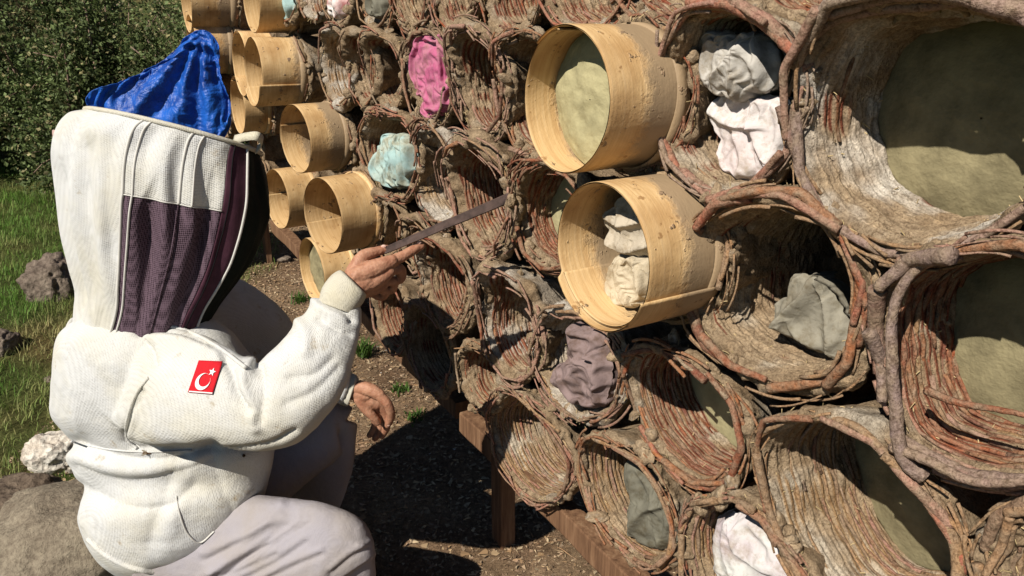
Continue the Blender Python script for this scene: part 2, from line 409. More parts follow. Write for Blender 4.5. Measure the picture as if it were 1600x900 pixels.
    if joined.n: tag(link('weavers', joined.mesh('weavers', TW['red' if tex == 'red' else 'tan']), rt), kind='stuff')
    # branches bent round the mouth
    for i in range(nbr):
        a0 = i * 2 * math.pi / max(nbr, 1) + rs.uniform(-0.4, 0.4); na = rs.randint(3, 5); q = a0 + np.arange(na) * rs.uniform(0.36, 0.6)
        rb = Rf(q); off = rs.uniform(-0.001, t * 0.9, na) * 0.6 + rs.uniform(0, t * 0.5)
        y = -t * 0.45 - br * 0.5 + rs.uniform(-0.007, 0.004) + 0.006 * rs.randn(na) - brow * np.maximum(0, np.sin(q - .35)) ** 1.5
        P = np.stack([(rb + off) * np.cos(q), y, (rb + off) * np.sin(q)], -1)
        Pl = np.array([P[min(int(x), na - 2)] * (1 - (x - min(int(x), na - 2))) + P[min(int(x), na - 2) + 1] * (x - min(int(x), na - 2)) for x in np.linspace(0, na - 1, 30)])
        Pl = 0.7 * Pl + 0.3 * catmull(P, 30); Pl = Pl + 0.0022 * np.stack([fbm(Pl, 2, 22, i * 1.0), fbm(Pl, 2, 22, i + 5.0), fbm(Pl, 2, 22, i + 9.0)], -1)
        r0 = br * rs.uniform(0.55, 1.3)
        v, f = tube(Pl, r0 * (1.1 - 0.4 * np.linspace(0, 1, 30)), 8 if near else 6, lump=0.22, seed=i * 3.0 + sd_)
        link('rim_branch', mesh('rim_branch', v, f, TW[branch if rs.rand() < 0.72 else rs.choice(['red', 'tan', 'pink'])]), rt)
    # thin withies laid beside them
    sb = Bag()
    for i in range(44 if near else 8):
        a0 = rs.uniform(0, 6.28); span = rs.uniform(0.15, 0.8); n = 8; q = np.linspace(a0, a0 + span, n)
        rad = Rf(q) + rs.uniform(-0.003, t * 1.25 + 0.004) + rs.uniform(-0.02, 0.02) * np.linspace(-.5, .5, n) + 0.003 * rs.randn()
        y = -t * 0.42 + rs.uniform(-0.011, 0.008) - brow * np.maximum(0, np.sin(q - .35)) ** 1.5 + rs.uniform(-0.01, 0.01) * np.linspace(-.5, .5, n)
        v, f = tube(np.stack([rad * np.cos(q), y + 0 * q, rad * np.sin(q)], -1), 0.0027 * rs.uniform(0.4, 1.3), 5)
        sb.add(v, f)
    tag(link('withies', sb.mesh('withies', TW[rs.choice(['tan', 'pink', 'red'])]), rt), kind='stuff')
    # straw and chaff pressed into the mud
    sb = Bag()
    for i in range(150 if near else 60):
        q = rs.uniform(0, 6.28); rad = float(Rf(q)) + t * rs.uniform(0, 1.1); y = -t * 0.4 * math.sin(max(0, min(1, (rad - float(Rf(q))) / t)) * math.pi) + rs.uniform(-0.001, 0.002)
        if rs.rand() < 0.5: y = rs.uniform(0.01, 0.16); rad = float(Rf(q)) * tapf(y) - 0.004
        p = np.array([rad * math.cos(q), y, rad * math.sin(q)]); dv = rs.normal(size=3); dv[1] *= 0.4; dv *= rs.uniform(0.006, 0.02) / np.linalg.norm(dv)
        v, f = tube(np.array([p - dv / 2, p + rs.normal(size=3) * 0.001, p + dv / 2]), 0.0009, 3, close=False); sb.add(v, f)
    tag(link('straw', sb.mesh('straw', STRAW), rt), kind='stuff')
    for i in range(clumps):
        q = rs.uniform(0, 6.28); rad = float(Rf(q)) + t * rs.uniform(0.1, 1.1)
        o = link('mud_clump', clump_me[rs.randint(7)], rt, (rad * math.cos(q), -t * 0.35 + rs.uniform(-0.004, 0.01), rad * math.sin(q)))
        s = rs.uniform(0.006, 0.019) * (1 if near else 0.9); s /= 0.011; o.scale = (s * rs.uniform(.8, 1.5), s * rs.uniform(.6, 1), s * rs.uniform(.7, 1.2)); o.rotation_euler = (rs.rand() * 6, rs.rand() * 6, rs.rand() * 6)
    if cap is not None:                        # cloth or clay disc closing the basket at this depth
        n = 60; qs = np.linspace(0, 2 * np.pi, 72, endpoint=False); rws = []
        for f_ in np.linspace(0.01, 1.0, 24): rws.append(np.stack([Rf(qs) * tapf(cap) * f_ * np.cos(qs), 0 * qs + cap + 0.012 * (f_ ** 3), Rf(qs) * tapf(cap) * f_ * np.sin(qs)], -1))
        for y in (0.02, 0.045): rws.append(rws[-1] + [0, y, 0])
        Vc = np.array(rws); Vc[..., 1] += 0.006 * fbm(Vc + sd_, 3, 12) * (Vc[..., 1] < cap + 0.02)
        link('closing_disc', mesh('closing_disc', Vc.reshape(-1, 3), [grid_faces(len(rws), 72)], capmat or CAPM), rt)
    return rt, C, Rf
def buckle(Rf, n, E, steps, bend, ylim, seed, aniso=1.0, sag=0.0, amp0=0.004, k0=18):
    """cloth squeezed into the outline Rf: a larger sheet whose rim is drawn in, so that it buckles into folds"""
    a = np.linspace(-1, 1, n); u, v = np.meshgrid(a, a)
    r = np.maximum(np.abs(u), np.abs(v)); th = np.arctan2(v, u)
    P0 = np.stack([r * Rf(th) * np.cos(th), 0 * r, r * Rf(th) * np.sin(th)], -1)
    rest = P0 * [E, 1, E * aniso]; X = rest.copy(); X[..., 1] = amp0 * fbm(P0, 3, k0, seed); Xp = X.copy()
    rim = np.zeros((n, n), bool); rim[0] = rim[-1] = True; rim[:, 0] = rim[:, -1] = True
    yr = 0.35 * ylim * fbm(P0, 2, 25, seed + 3)[rim]
    sh = [((slice(0, -1), slice(None)), (slice(1, None), slice(None)), 1.0), ((slice(None), slice(0, -1)), (slice(None), slice(1, None)), 1.0),
          ((slice(0, -1), slice(0, -1)), (slice(1, None), slice(1, None)), 0.7), ((slice(0, -1), slice(1, None)), (slice(1, None), slice(0, -1)), 0.7),
          ((slice(0, -2), slice(None)), (slice(2, None), slice(None)), bend), ((slice(None), slice(0, -2)), (slice(None), slice(2, None)), bend)]
    Ls = [np.linalg.norm(rest[b_] - rest[a_], axis=-1) for a_, b_, _ in sh]
    for st_ in range(steps):
        f = min(1, st_ / (steps * 0.7)); Vv = (X - Xp) * 0.86; Xp = X.copy(); X = X + Vv; X[..., 2] -= sag
        tgt = rest[rim] * (1 - f) + P0[rim] * f
        for it in range(4):
            for (a_, b_, k_), L0 in zip(sh, Ls):
                d = X[b_] - X[a_]; l = np.linalg.norm(d, axis=-1); c = (0.5 * k_ * (l - L0) / np.maximum(l, 1e-9))[..., None] * d
                X[a_] += c; X[b_] -= c
            X[..., 1] = np.clip(X[..., 1], -ylim, 0.25 * ylim)
            X[rim] = np.concatenate([tgt[:, :1], (X[rim][:, 1:2] * 0.6 + yr[:, None] * 0.4), tgt[:, 2:]], 1)
    return X
STRAW = make_flat('straw', (0.55, 0.42, 0.22), 0.8, 0.2, 0.3, 60, 0.0005)
# ------------------------------------------------------------------ the wall of hives
H = {}
def hv(key, poly, label, **k): H[key] = hive(poly, label, **k)
# row of the large mouths at the upper right
hv('h1', [(1296,50),(1262,130),(1252,205),(1266,265),(1290,318),(1342,358),(1400,385),(1470,388),(1530,362),(1600,318),(1660,250),(1680,150),(1650,60),(1600,28),(1500,2),(1400,12),(1335,22)],
   'largest basket hive, at the upper right, with an olive disc half in shade', d=0.90, L=0.24, cap=0.125, capmat=CAPM, t=0.014, brow=0.03, white=0.5, expo=0.30, branch='grey', br=0.009, nbr=9, weavers=22, clumps=8, wr=0.004)
hv('h2', [(1079,23),(1110,12),(1141,8),(1194,42),(1240,55),(1258,125),(1240,196),(1224,242),(1179,288),(1138,308),(1088,284),(1051,234),(1037,189),(1040,143),(1054,87)],
   'basket hive with two white cloths in its mouth, left of the largest hive', d=0.90, L=0.30, t=0.013, brow=0.015, white=0.25, expo=0.5, branch='pink', br=0.0078, nbr=14, clumps=12)
hv('h3', [(1458,409),(1410,440),(1388,510),(1394,560),(1407,644),(1430,692),(1500,722),(1600,742),(1700,700),(1740,560),(1700,430),(1600,382),(1520,400)],
   'basket hive at the right edge with thick grey branches and bare red weavers', d=0.90, L=0.24, cap=0.11, capmat=CAPM, t=0.012, brow=0.03, white=0.05, expo=1.15, branch='grey', br=0.0095, nbr=8, weavers=60, clumps=7)
hv('h4', [(1149,344),(1118,380),(1107,451),(1103,500),(1140,540),(1198,580),(1269,591),(1309,580),(1327,527),(1344,429),(1327,375),(1278,322),(1189,322)],
   'brown muddy basket hive with orange branches round its mouth and a grey felt inside', d=0.92, L=0.30, t=0.026, white=0.0, expo=0.4, branch='red', br=0.0078, nbr=11, brow=0.045, clumps=14)
hv('h5', [(1231,656),(1289,651),(1369,669),(1431,731),(1467,784),(1493,833),(1507,891),(1480,960),(1400,990),(1300,965),(1245,880),(1212,780),(1196,710)],
   'wide basket hive at the bottom right, olive disc in its far corner', d=0.90, L=0.26, cap=0.17, capmat=CAPM, t=0.013, brow=0.03, white=0.2, expo=0.7, tex='tan', branch='tan', br=0.0065, nbr=13, clumps=10)
hv('h6', [(991,589),(1009,553),(1044,540),(1080,558),(1111,584),(1152,640),(1162,691),(1142,740),(1093,752),(1049,716),(1009,660)],
   'basket hive under the lower large hoop, red weavers and pale olive disc inside', d=0.92, L=0.24, cap=0.115, capmat=CAPL, t=0.015, brow=0.030, white=0.15, expo=1.0, branch='red', br=0.006, nbr=12, clumps=14)
hv('h7', [(1080,807),(1111,789),(1156,784),(1195,811),(1240,869),(1275,930),(1240,990),(1160,1000),(1100,940),(1076,860)],
   'basket hive at the bottom edge stuffed with a white printed cloth', d=0.90, L=0.3, t=0.014, white=0.3, expo=0.9, tex='tan', branch='tan', br=0.006, nbr=12, clumps=8)
hv('h8', [(916,700),(942,682),(982,695),(1013,713),(1040,775),(1060,838),(1044,869),(1009,878),(973,851),(938,807),(918,753)],
   'basket hive of twisted tan withies holding a dark grey cloth', d=0.92, L=0.3, t=0.013, brow=0.025, white=0.15, expo=0.9, tex='tan', branch='tan', br=0.0055, nbr=13, clumps=8)
hv('h9', [(857,505),(842,530),(846,570),(862,610),(890,636),(930,645),(960,628),(975,580),(965,530),(930,500),(890,492)],
   'whitish plastered basket hive holding a mauve crumpled cloth', d=0.94, L=0.3, t=0.022, brow=0.020, white=0.7, expo=0.3, branch='tan', br=0.005, nbr=8, clumps=12)
hv('h10', [(806,610),(785,628),(768,650),(778,696),(795,735),(820,765),(856,778),(885,762),(897,730),(885,695),(866,660),(841,628)],
   'empty lowest basket hive with grey striped lining, over the front post', d=0.95, L=0.26, t=0.014, brow=0.030, white=0.35, expo=0.9, tex='tan', branch='tan', br=0.0045, nbr=8, clumps=6)
hv('h11', [(788,419),(801,427),(831,464),(838,493),(844,533),(828,575),(800,587),(775,550),(764,515),(770,467),(777,432)],
   'grey lipped basket hive left of the lower large hoop, red weavers inside', d=0.94, L=0.3, t=0.026, brow=0.045, white=0.45, expo=0.8, branch='pink', br=0.005, nbr=6, clumps=14)
hv('h12', [(740,548),(722,575),(728,605),(745,630),(768,628),(783,600),(778,565),(760,550)],
   'small half shaded basket hive between the pointed shadow and the lowest empty hive', d=0.95, L=0.2, t=0.026, brow=0.020, white=0.2, expo=0.6, branch='tan', br=0.004, nbr=4, clumps=13)
hv('h13', [(683,372),(705,385),(722,405),(733,450),(728,485),(712,505),(690,500),(675,465),(668,420),(672,390)],
   'dark red lined basket hive just beyond the beekeeper’s fingertip', d=0.94, L=0.3, t=0.030, brow=0.050, white=0.2, expo=0.9, branch='red', br=0.0045, nbr=4, clumps=13)
hv('h14', [(750,227),(773,243),(787,267),(793,297),(794,343),(770,387),(757,393),(737,360),(722,313),(718,260),(733,240)],
   'open basket hive with a pointed mouth that the dark blade points into', d=0.92, L=0.3, t=0.040, brow=0.045, white=0.0, expo=0.85, branch='red', br=0.0045, nbr=4, clumps=14)
hv('h15', [(845,265),(828,295),(817,340),(828,375),(850,402),(880,415),(905,390),(915,340),(905,290),(880,265)],
   'basket hive half hidden behind the lower large hoop, pale olive disc inside', d=0.94, L=0.2, cap=0.06, capmat=CAPL, t=0.030, brow=0.030, white=0.1, expo=0.9, branch='red', br=0.005, nbr=4, clumps=14)
hv('h16', [(677,197),(697,213),(710,247),(717,280),(720,313),(703,343),(683,340),(660,307),(655,247),(663,217)],
   'basket hive with bleached pale lining, right of the mint cloth', d=0.94, L=0.3, t=0.022, brow=0.020, white=0.8, expo=0.5, tex='tan', branch='tan', br=0.004, nbr=4, clumps=12)
hv('h17', [(620,185),(645,200),(657,240),(650,280),(622,300),(592,290),(573,262),(568,220),(580,192),(600,183)],
   'basket hive stuffed with a mint blue crumpled cloth', d=0.93, L=0.3, t=0.022, brow=0.020, white=0.15, expo=0.5, branch='tan', br=0.004, nbr=4, clumps=13)
hv('h18', [(757,50),(732,63),(727,110),(730,160),(742,190),(760,207),(782,195),(792,150),(787,100),(777,70)],
   'deep dark basket hive two places left of the upper large hoop', d=0.94, L=0.3, t=0.026, brow=0.045, white=0.1, expo=0.8, branch='red', br=0.0045, nbr=4, clumps=14)
hv('h19', [(815,60),(799,80),(790,130),(799,190),(820,228),(850,225),(868,180),(868,110),(850,70)],
   'basket hive partly hidden behind the left rim of the upper large hoop', d=0.95, L=0.3, t=0.022, brow=0.030, white=0.35, expo=0.6, branch='pink', br=0.0045, nbr=4, clumps=12)
hv('h20', [(668,57),(650,70),(643,100),(648,140),(662,175),(680,190),(697,175),(705,130),(702,85),(688,62)],
   'basket hive stuffed with bright pink crumpled plastic', d=0.94, L=0.3, t=0.024, brow=0.010, white=0.1, expo=0.6, branch='tan', br=0.004, nbr=4, clumps=14)
hv('h21', [(600,58),(586,75),(582,110),(590,145),(604,170),(620,160),(630,125),(627,90),(613,65)],
   'dark mouthed basket hive immediately left of the pink plastic', d=0.94, L=0.3, t=0.022, brow=0.045, white=0.1, expo=0.7, branch='tan', br=0.0038, nbr=4, clumps=13)
hv('h22', [(565,55),(554,75),(553,115),(563,150),(577,160),(587,130),(586,85),(576,60)],
   'narrow dark basket hive second to the left of the pink plastic', d=0.94, L=0.3, t=0.022, brow=0.045, white=0.1, expo=0.8, branch='red', br=0.0038, nbr=4, clumps=12)
hv('h22b', [(525,50),(512,70),(508,105),(515,140),(528,158),(543,150),(550,110),(545,70),(537,53)],
   'pale rimmed basket hive next to the pair of wooden hoops in the upper row', d=0.94, L=0.3, t=0.022, brow=0.020, white=0.45, expo=0.5, tex='tan', branch='tan', br=0.0038, nbr=4, clumps=13)
hv('h23', [(604,315),(590,335),(590,365),(602,388),(620,390),(630,360),(627,330),(615,315)],
   'small basket hive directly above the beekeeper’s raised hand', d=0.94, L=0.3, t=0.024, brow=0.040, white=0.15, expo=0.7, branch='red', br=0.0038, nbr=4, clumps=12)
hv('h23b', [(648,345),(636,365),(640,395),(652,415),(667,405),(672,375),(662,350)],
   'small basket hive behind the base of the dark blade', d=0.95, L=0.3, t=0.024, brow=0.030, white=0.3, expo=0.6, branch='tan', br=0.0038, nbr=4, clumps=12)
hv('h24', [(668,478),(648,495),(642,530),(655,575),(680,605),(700,595),(705,550),(693,500)],
   'basket hive lying wholly in the shadow of the hood, above the lower hand', d=0.95, L=0.3, t=0.024, brow=0.030, white=0.1, expo=0.5, branch='tan', br=0.004, nbr=4, clumps=12)
hv('h25', [(610,440),(595,455),(590,485),(600,520),(620,545),(635,530),(640,490),(630,455)],
   'red lined basket hive below the wrist of the raised hand', d=0.95, L=0.3, t=0.024, brow=0.035, white=0.2, expo=0.9, branch='pink', br=0.0038, nbr=4, clumps=12)
hv('h26', [(1590,850),(1575,905),(1590,980),(1660,1030),(1750,1000),(1790,900),(1740,820),(1660,800)],
   'basket hive cut by the bottom right corner, tan withies on its rim', d=0.90, L=0.3, t=0.026, white=0.2, expo=0.9, tex='tan', branch='tan', br=0.007, nbr=14, clumps=9)
# top row, cut by the upper edge of the picture
top = [
 ('t0', (452,-18), 0.105, 'topmost row hive with a mint rag, next to the upper left hoops', 0.1),
 ('t1', (488,-20), 0.105, 'topmost row hive third from the upper left hoops, empty', 0.5),
 ('t2', (528,-22), 0.110, 'topmost row hive stuffed with a white and red rag', 0.2),
 ('t3', (588,-24), 0.115, 'topmost row hive filled with a grey rag', 0.3),
 ('t4', (645,-30), 0.115, 'topmost row hive straight above the pink plastic', 0.2),
 ('t5', (712,-40), 0.120, 'topmost row hive above the deep dark hive left of the large hoop', 0.1),
 ('t6', (800,-42), 0.122, 'topmost row hive up and left of the upper large hoop', 0.1),
 ('t7', (915,-62), 0.125, 'topmost row hive straight above the upper large hoop', 0.3),
 ('t8', (1050,-95), 0.130, 'topmost row hive above the hive with two white cloths', 0.2),
 ('t9', (1270,-135), 0.130, 'topmost row hive up and left of the largest hive', 0.1),
 ('t10', (1490,-210), 0.130, 'topmost row hive cut by the upper right edge of the picture', 0.2)]
for k_, (px, py), r_, lab, wh in top:
    H[k_] = hive(None, lab, circle=(W(px, py, 0.94), r_), white=wh, expo=0.7, t=0.020, branch='tan' if wh > 0.15 else 'red', nbr=4, br=0.0045, clumps=14, brow=0.02)

# ------------------------------------------------------------------ bent wood hoops
def hoop(px, py, h, d, az, length, label, m, seam, disc=None, lift=0.0, base_label=None, flare=0.0, hive_r=None, hw=0.1):
    C = W(px, py, d); r = h / 2 * camz(C) / FPX; a = R(az)
    rt = root('wooden_hoop', C, -a, label, 'hoop', 'bent wood hoops lengthening the hives')
    n = 190; over = 2.27 if lift else 0.55; th = np.linspace(seam, seam + 2 * math.pi + over, n); f = (th - seam) / (2 * math.pi)
    thick = 0.0032
    ys = np.concatenate([[0, 0.0015], np.linspace(0.006, length, 16)])
    rows = []
    def rad(y): return r * (1 + flare * y) + 0.0055 * (f - 0.5) + 0.0018 * np.sin(2 * th + px) + 0.0012 * np.sin(3 * th + py)
    slip = 0.013 * sstep(0.995, 1.012, f) * (1 if lift else 0)         # loose end slipped along the axis
    for y in ys: rows.append((rad(y) + (thick if y > 0.001 else thick * 0.8), y - slip))
    for y in ys[::-1]: rows.append((rad(y) + (0 if y > 0.001 else 0.0006), y - slip))
    V = np.array([np.stack([q * np.cos(th), y + 0 * th, q * np.sin(th)], -1) for q, y in rows])
    V[..., 1] += 0.0012 * fbm(V + px, 2, 30)
    nr = len(rows); F = [grid_faces(nr, n, wrap=False)]
    V2 = np.vstack([V.reshape(-1, 3)]); hh = nr // 2
    e0 = [[i * n, (i + 1) * n, (nr - 2 - i) * n, (nr - 1 - i) * n] for i in range(hh - 1)]
    e1 = [[i * n + n - 1, (nr - 1 - i) * n + n - 1, (nr - 2 - i) * n + n - 1, (i + 1) * n + n - 1] for i in range(hh - 1)]
    F.append(np.array(e0)); F.append(np.array(e1))
    link('band', mesh('band', V2, F, m), rt)
    # second, outer strip that ties the joint
    th2 = np.linspace(seam - 0.1, seam + 6.1, 120); rr = r + thick + 0.0026
    V = np.array([np.stack([(rr + q) * np.cos(th2), y + 0.002 * np.sin(th2 * 2) + 0 * th2, (rr + q) * np.sin(th2)], -1) for q, y in ((-.002, length * .82), (0.0018, length * .825), (0.0018, length * .985), (-.002, length * .99))])
    link('outer_strip', mesh('outer_strip', V.reshape(-1, 3), [grid_faces(4, 120, wrap=False)], m), rt)
    if disc:
        y0, cm, rs_ = disc; qs = np.linspace(0, 2 * np.pi, 80, endpoint=False)
        Vc = np.array([np.stack([(r - 0.004) * q * np.cos(qs), 0 * qs + y0 + 0.010 * q ** 4, (r - 0.004) * q * np.sin(qs)], -1) for q in np.linspace(0.01, 1, 30)])
        Vc[..., 1] += 0.007 * fbm(Vc + px, 3, 12) + 0.004 * fbm(Vc + px, 2, 40)
        link('closing_disc', mesh('closing_disc', Vc.reshape(-1, 3), [grid_faces(30, 80)], cm), rt)
    ey = np.array([math.sin(a), math.cos(a), 0])
    if base_label:
        B = C + ey * length * hw * 10
        hk = hive(None, base_label, circle=(B, r * 1.0 + 0.004), az=az, t=hive_r or 0.022, white=0.05, expo=0.4, nbr=3, clumps=16, L=0.2, br=0.004)
    return C, r, ey
G_ = 0.94
HA = hoop(880, 158, 221, 0.76, 58, 0.165, 'upper large bent wood hoop with an olive disc set inside it', WOODM, R(100), disc=(0.055, CAPL, 1), base_label='muddy basket hive that carries the upper large hoop', hive_r=0.016)
HB = hoop(939, 400, 223, 0.765, 58, 0.165, 'lower large bent wood hoop holding beige cloths, its overlap seam facing out', WOODM, R(-152), lift=1, base_label='muddy basket hive that carries the lower large hoop', hive_r=0.018)
HC = hoop(461, 218, 104, 0.80, 50, 0.16, 'empty wooden hoop with an orange inside, upper of the two left of the mint cloth', WOODM, R(160), base_label='basket hive behind the hoop with an orange inside', hive_r=0.015)
HD = hoop(504, 338, 119, 0.755, 49, 0.15, 'pale round wooden hoop above the beekeeper’s raised cuff', WOOD, R(200), base_label='basket hive behind the pale hoop above the cuff', hive_r=0.015)
HE = hoop(432, 312, 90, 0.83, 50, 0.14, 'wooden hoop right of the dark veil, partly behind the pale round one', WOOD, R(180), base_label='basket hive behind the hoop next to the veil', hive_r=0.015)
HF = hoop(487, 423, 98, 0.80, 54, 0.13, 'lowest wooden hoop, behind the wrist, closed by a grey disc', WOODP, R(220), disc=(0.03, CAPM, 1), base_label='basket hive behind the lowest hoop at the wrist', hive_r=0.014)
HG = hoop(396, 112, 101, 0.80, 58, 0.18, 'front one of the overlapping pair of hoops, with a lapped lower edge', WOOD, R(-150), lift=1, base_label='basket hive behind the front hoop of the overlapping pair', hive_r=0.014)
HH = hoop(375, 100, 94, 0.86, 58, 0.14, 'rear hoop of the overlapping pair at the upper left', WOODP, R(90), base_label='basket hive behind the rear hoop of the overlapping pair', hive_r=0.014)
HI = hoop(371, 165, 86, 0.86, 58, 0.13, 'small hoop with an iridescent scrap inside, under the overlapping pair', WOODP, R(120), base_label='basket hive under the overlapping pair of hoops', hive_r=0.014)
HJ = hoop(392, 0, 96, 0.83, 58, 0.16, 'hoop cut by the top edge, second from the left end of the wall', WOOD, R(140), base_label='top edge basket hive behind the second hoop from the left', hive_r=0.014)
HK = hoop(290, 0, 96, 0.84, 60, 0.24, 'leftmost hoop at the top edge above the blue tarp', WOOD, R(150), base_label='leftmost basket hive at the top edge', hive_r=0.014)
HL = hoop(300, 70, 86, 0.85, 60, 0.20, 'hoop that touches the blue tarp, below the leftmost one', WOOD, R(130), base_label='basket hive behind the hoop touching the tarp', hive_r=0.014)
# hives of the far end that carry no hoop
for px, py, r_, lab in ((352,185,0.10,'far left end hive between the blue tarp and the small hoop'), (402,232,0.10,'far end hive right behind the brim of the hood'),
                        (412,282,0.10,'far end hive between the hood brim and the hoop next to the veil'), (340,140,0.10,'far left end hive beside the tarp under the hoop touching it'), (545,430,0.095,'hive hidden behind the raised wrist'), (540,365,0.1,'hive between the pale round hoop and the raised hand')):
    hive(None, lab, circle=(W(px, py, 0.99), r_), white=0.1, expo=0.5, t=0.018, nbr=5, clumps=7)

# ------------------------------------------------------------------ cloths stuffed into the mouths
def cloth_mat(name, c, var=0.15, c2=None, scale=14):
    m, t, b = mat(name, 0.9, 0.08)
    n1 = noise(t, scale, 4, 0.6); n2 = noise(t, 700, 2, 0.5); n3 = noise(t, 55, 4, 0.7)
    r = ramp(t, n1.outputs[0], [(0.38, c2 or tuple(x * (1 - var) for x in c)), (0.58, c)])
    d = ramp(t, n3.outputs[0], [(0.30, (0.72, 0.68, 0.60)), (0.48, (1, 1, 1))])
    n5 = noise(t, 20, 5, 0.7); d2 = ramp(t, n5.outputs[0], [(0.34, (0.55, 0.46, 0.34)), (0.5, (1, 1, 1))]); cc = mixn(t, r.outputs[0], d2.outputs[0], 0.75, 'MULTIPLY')
    t.links.new(mixn(t, cc, d.outputs[0], 0.8, 'MULTIPLY'), b.inputs['Base Color']); bump(t, b, [(n3.outputs[0], 0.002), (n2.outputs[0], 0.0006)])
    return m
def wad(poly, d, bulge, name, label, cat, m, E=1.3, seed=0.0, az=58, group='cloths stuffed into the hives', bend=0.10, n=54, steps=70, dome=0.012, aniso=1.0, k0=18, edge=0.02, parent=None, calm=0, gain=1.0, creases=()):
    a = R(az); ex = np.array([math.cos(a), -math.sin(a), 0]); ey = np.array([math.sin(a), math.cos(a), 0])
    C = W(np.mean([p[0] for p in poly]), np.mean([p[1] for p in poly]), d)
    loc = []
    for p in poly:
        r = ray(*p); q = O + r * ((C - O).dot(ey) / r.dot(ey)) - C; loc.append((q.dot(ex), q[2]))
    R0 = outline(loc); Rf = lambda th: R0(th) * (1 + 0.09 * fbm(np.stack([np.cos(th) * 2, np.sin(th) * 2, 0 * np.asarray(th) + seed], -1), 2, 2.2)); X = buckle(Rf, n, E, steps, bend, bulge, seed, aniso, k0=k0)
    for _ in range(calm):                      # smooth away the small wrinkles, keep the big folds
        y_ = X[..., 1].copy(); y_[1:-1, 1:-1] = (X[:-2, 1:-1, 1] + X[2:, 1:-1, 1] + X[1:-1, :-2, 1] + X[1:-1, 2:, 1]) / 4; X[..., 1] = y_
    X[..., 1] *= gain
    M3 = np.stack([ex, ey, [0, 0, 1.0]]); Wp = X @ M3 + C - O; zz = Wp[..., 1] * CP - Wp[..., 2] * SP; PX = 800 + FPX * Wp[..., 0] / zz; PY = 450 + FPX * (-Wp[..., 1] * SP - Wp[..., 2] * CP) / zz
    for pts, wd, am in creases:                # long folds: steep on one side, soft on the other
        L_ = catmull(pts, 30); Tn = np.gradient(L_, axis=0); dd = np.full(PX.shape, 1e9); sg = np.zeros(PX.shape)
        for (x0, y0), (tx, ty) in zip(L_, Tn):
            d_ = np.hypot(PX - x0, PY - y0); kk_ = d_ < dd; dd = np.where(kk_, d_, dd); sg = np.where(kk_, (PX - x0) * ty - (PY - y0) * tx, sg)
        X[..., 1] -= am * np.where(sg > 0, np.exp(-(dd / (wd * 2.4)) ** 2), np.exp(-dd / (wd * .5)))
    aa = np.linspace(-1, 1, n); u, v = np.meshgrid(aa, aa); rr = np.maximum(np.abs(u), np.abs(v))
    X[..., 1] += -dome * (1 - rr ** 2.5) + edge * np.maximum(0, rr - 0.86) / 0.14
    X += (0.0010 * fbm(X + seed, 2, 90))[..., None]
    # the cloth goes on behind, into the hive
    V = X.reshape(-1, 3); F = [grid_faces(n, n, False)]
    ring = np.concatenate([np.arange(n), np.arange(1, n) * n + n - 1, (n - 1) * n + np.arange(n - 2, -1, -1), np.arange(n - 2, 0, -1) * n]); m_ = len(ring); off = len(V)
    for q, y in ((0.98, 0.018), (0.9, 0.05)):
        e = X.reshape(-1, 3)[ring] * [q, 1, q] + [0, y, 0]; V = np.vstack([V, e])
    rg = [ring, off + np.arange(m_), off + m_ + np.arange(m_)]
    for p0, p1 in zip(rg[:-1], rg[1:]): F.append(np.stack([p0, np.roll(p0, -1), np.roll(p1, -1), p1], -1))
    o = link(name, mesh(name, V, [np.vstack(F)], m), parent, C, label, cat, group if not parent else None); o.rotation_euler = (0, 0, -a)
    md = o.modifiers.new('smooth', 'SUBSURF'); md.levels = md.render_levels = 1
    return o
WHITE = cloth_mat('white_cotton', (0.70, 0.68, 0.64), 0.12); PINKW = cloth_mat('pinkish_white_cotton', (0.68, 0.59, 0.57), 0.1, (0.68, 0.65, 0.62), 9)
GREYW = cloth_mat('greyish_white_cotton', (0.50, 0.47, 0.42), 0.25); PINK = cloth_mat('pink_plastic', (0.46, 0.115, 0.215), 0.3, (0.56, 0.24, 0.32), 20)
PINK.node_tree.nodes['Principled BSDF'].inputs['Roughness'].default_value = 0.45
MINT = cloth_mat('mint_cloth', (0.34, 0.48, 0.46), 0.2, (0.46, 0.50, 0.42), 18); BEIGE = cloth_mat('beige_cotton', (0.58, 0.49, 0.35), 0.15)
FELT = cloth_mat('grey_felt', (0.30, 0.275, 0.215), 0.18); MAUVE = cloth_mat('mauve_cloth', (0.26, 0.19, 0.18), 0.2); SLATE = cloth_mat('slate_cloth', (0.18, 0.17, 0.13), 0.25)
wad([(1105,55),(1125,52),(1150,60),(1180,50),(1205,75),(1212,110),(1208,135),(1185,147),(1140,147),(1112,135),(1094,118),(1097,85)], 0.95, .03, 'cloth_bundle', 'greyish white gathered cloth bundle, upper of the two in one hive', 'cloth', GREYW, E=1.36, seed=2.0, bend=.15, dome=.026, k0=10, calm=0, gain=1.15, creases=[([(1165,75),(1150,100),(1125,120)],5,.012),([(1172,75),(1165,110),(1155,135)],5,.012),([(1180,75),(1192,110),(1197,140)],5,.012)])
wad([(1112,145),(1140,142),(1180,150),(1230,168),(1236,200),(1225,240),(1195,275),(1170,285),(1130,272),(1118,255),(1120,215),(1106,185)], 0.955, .02, 'folded_cloth', 'bright pinkish white cloth hanging below the gathered bundle', 'cloth', PINKW, E=1.13, seed=5.0, bend=.40, dome=.002, k0=6, aniso=.93, calm=3, gain=1.25, creases=[([(1185,150),(1178,185),(1185,225),(1200,258)],6,.014),([(1112,178),(1140,196),(1180,202)],6,.012),([(1150,215),(1160,250),(1150,280)],6,.009)])
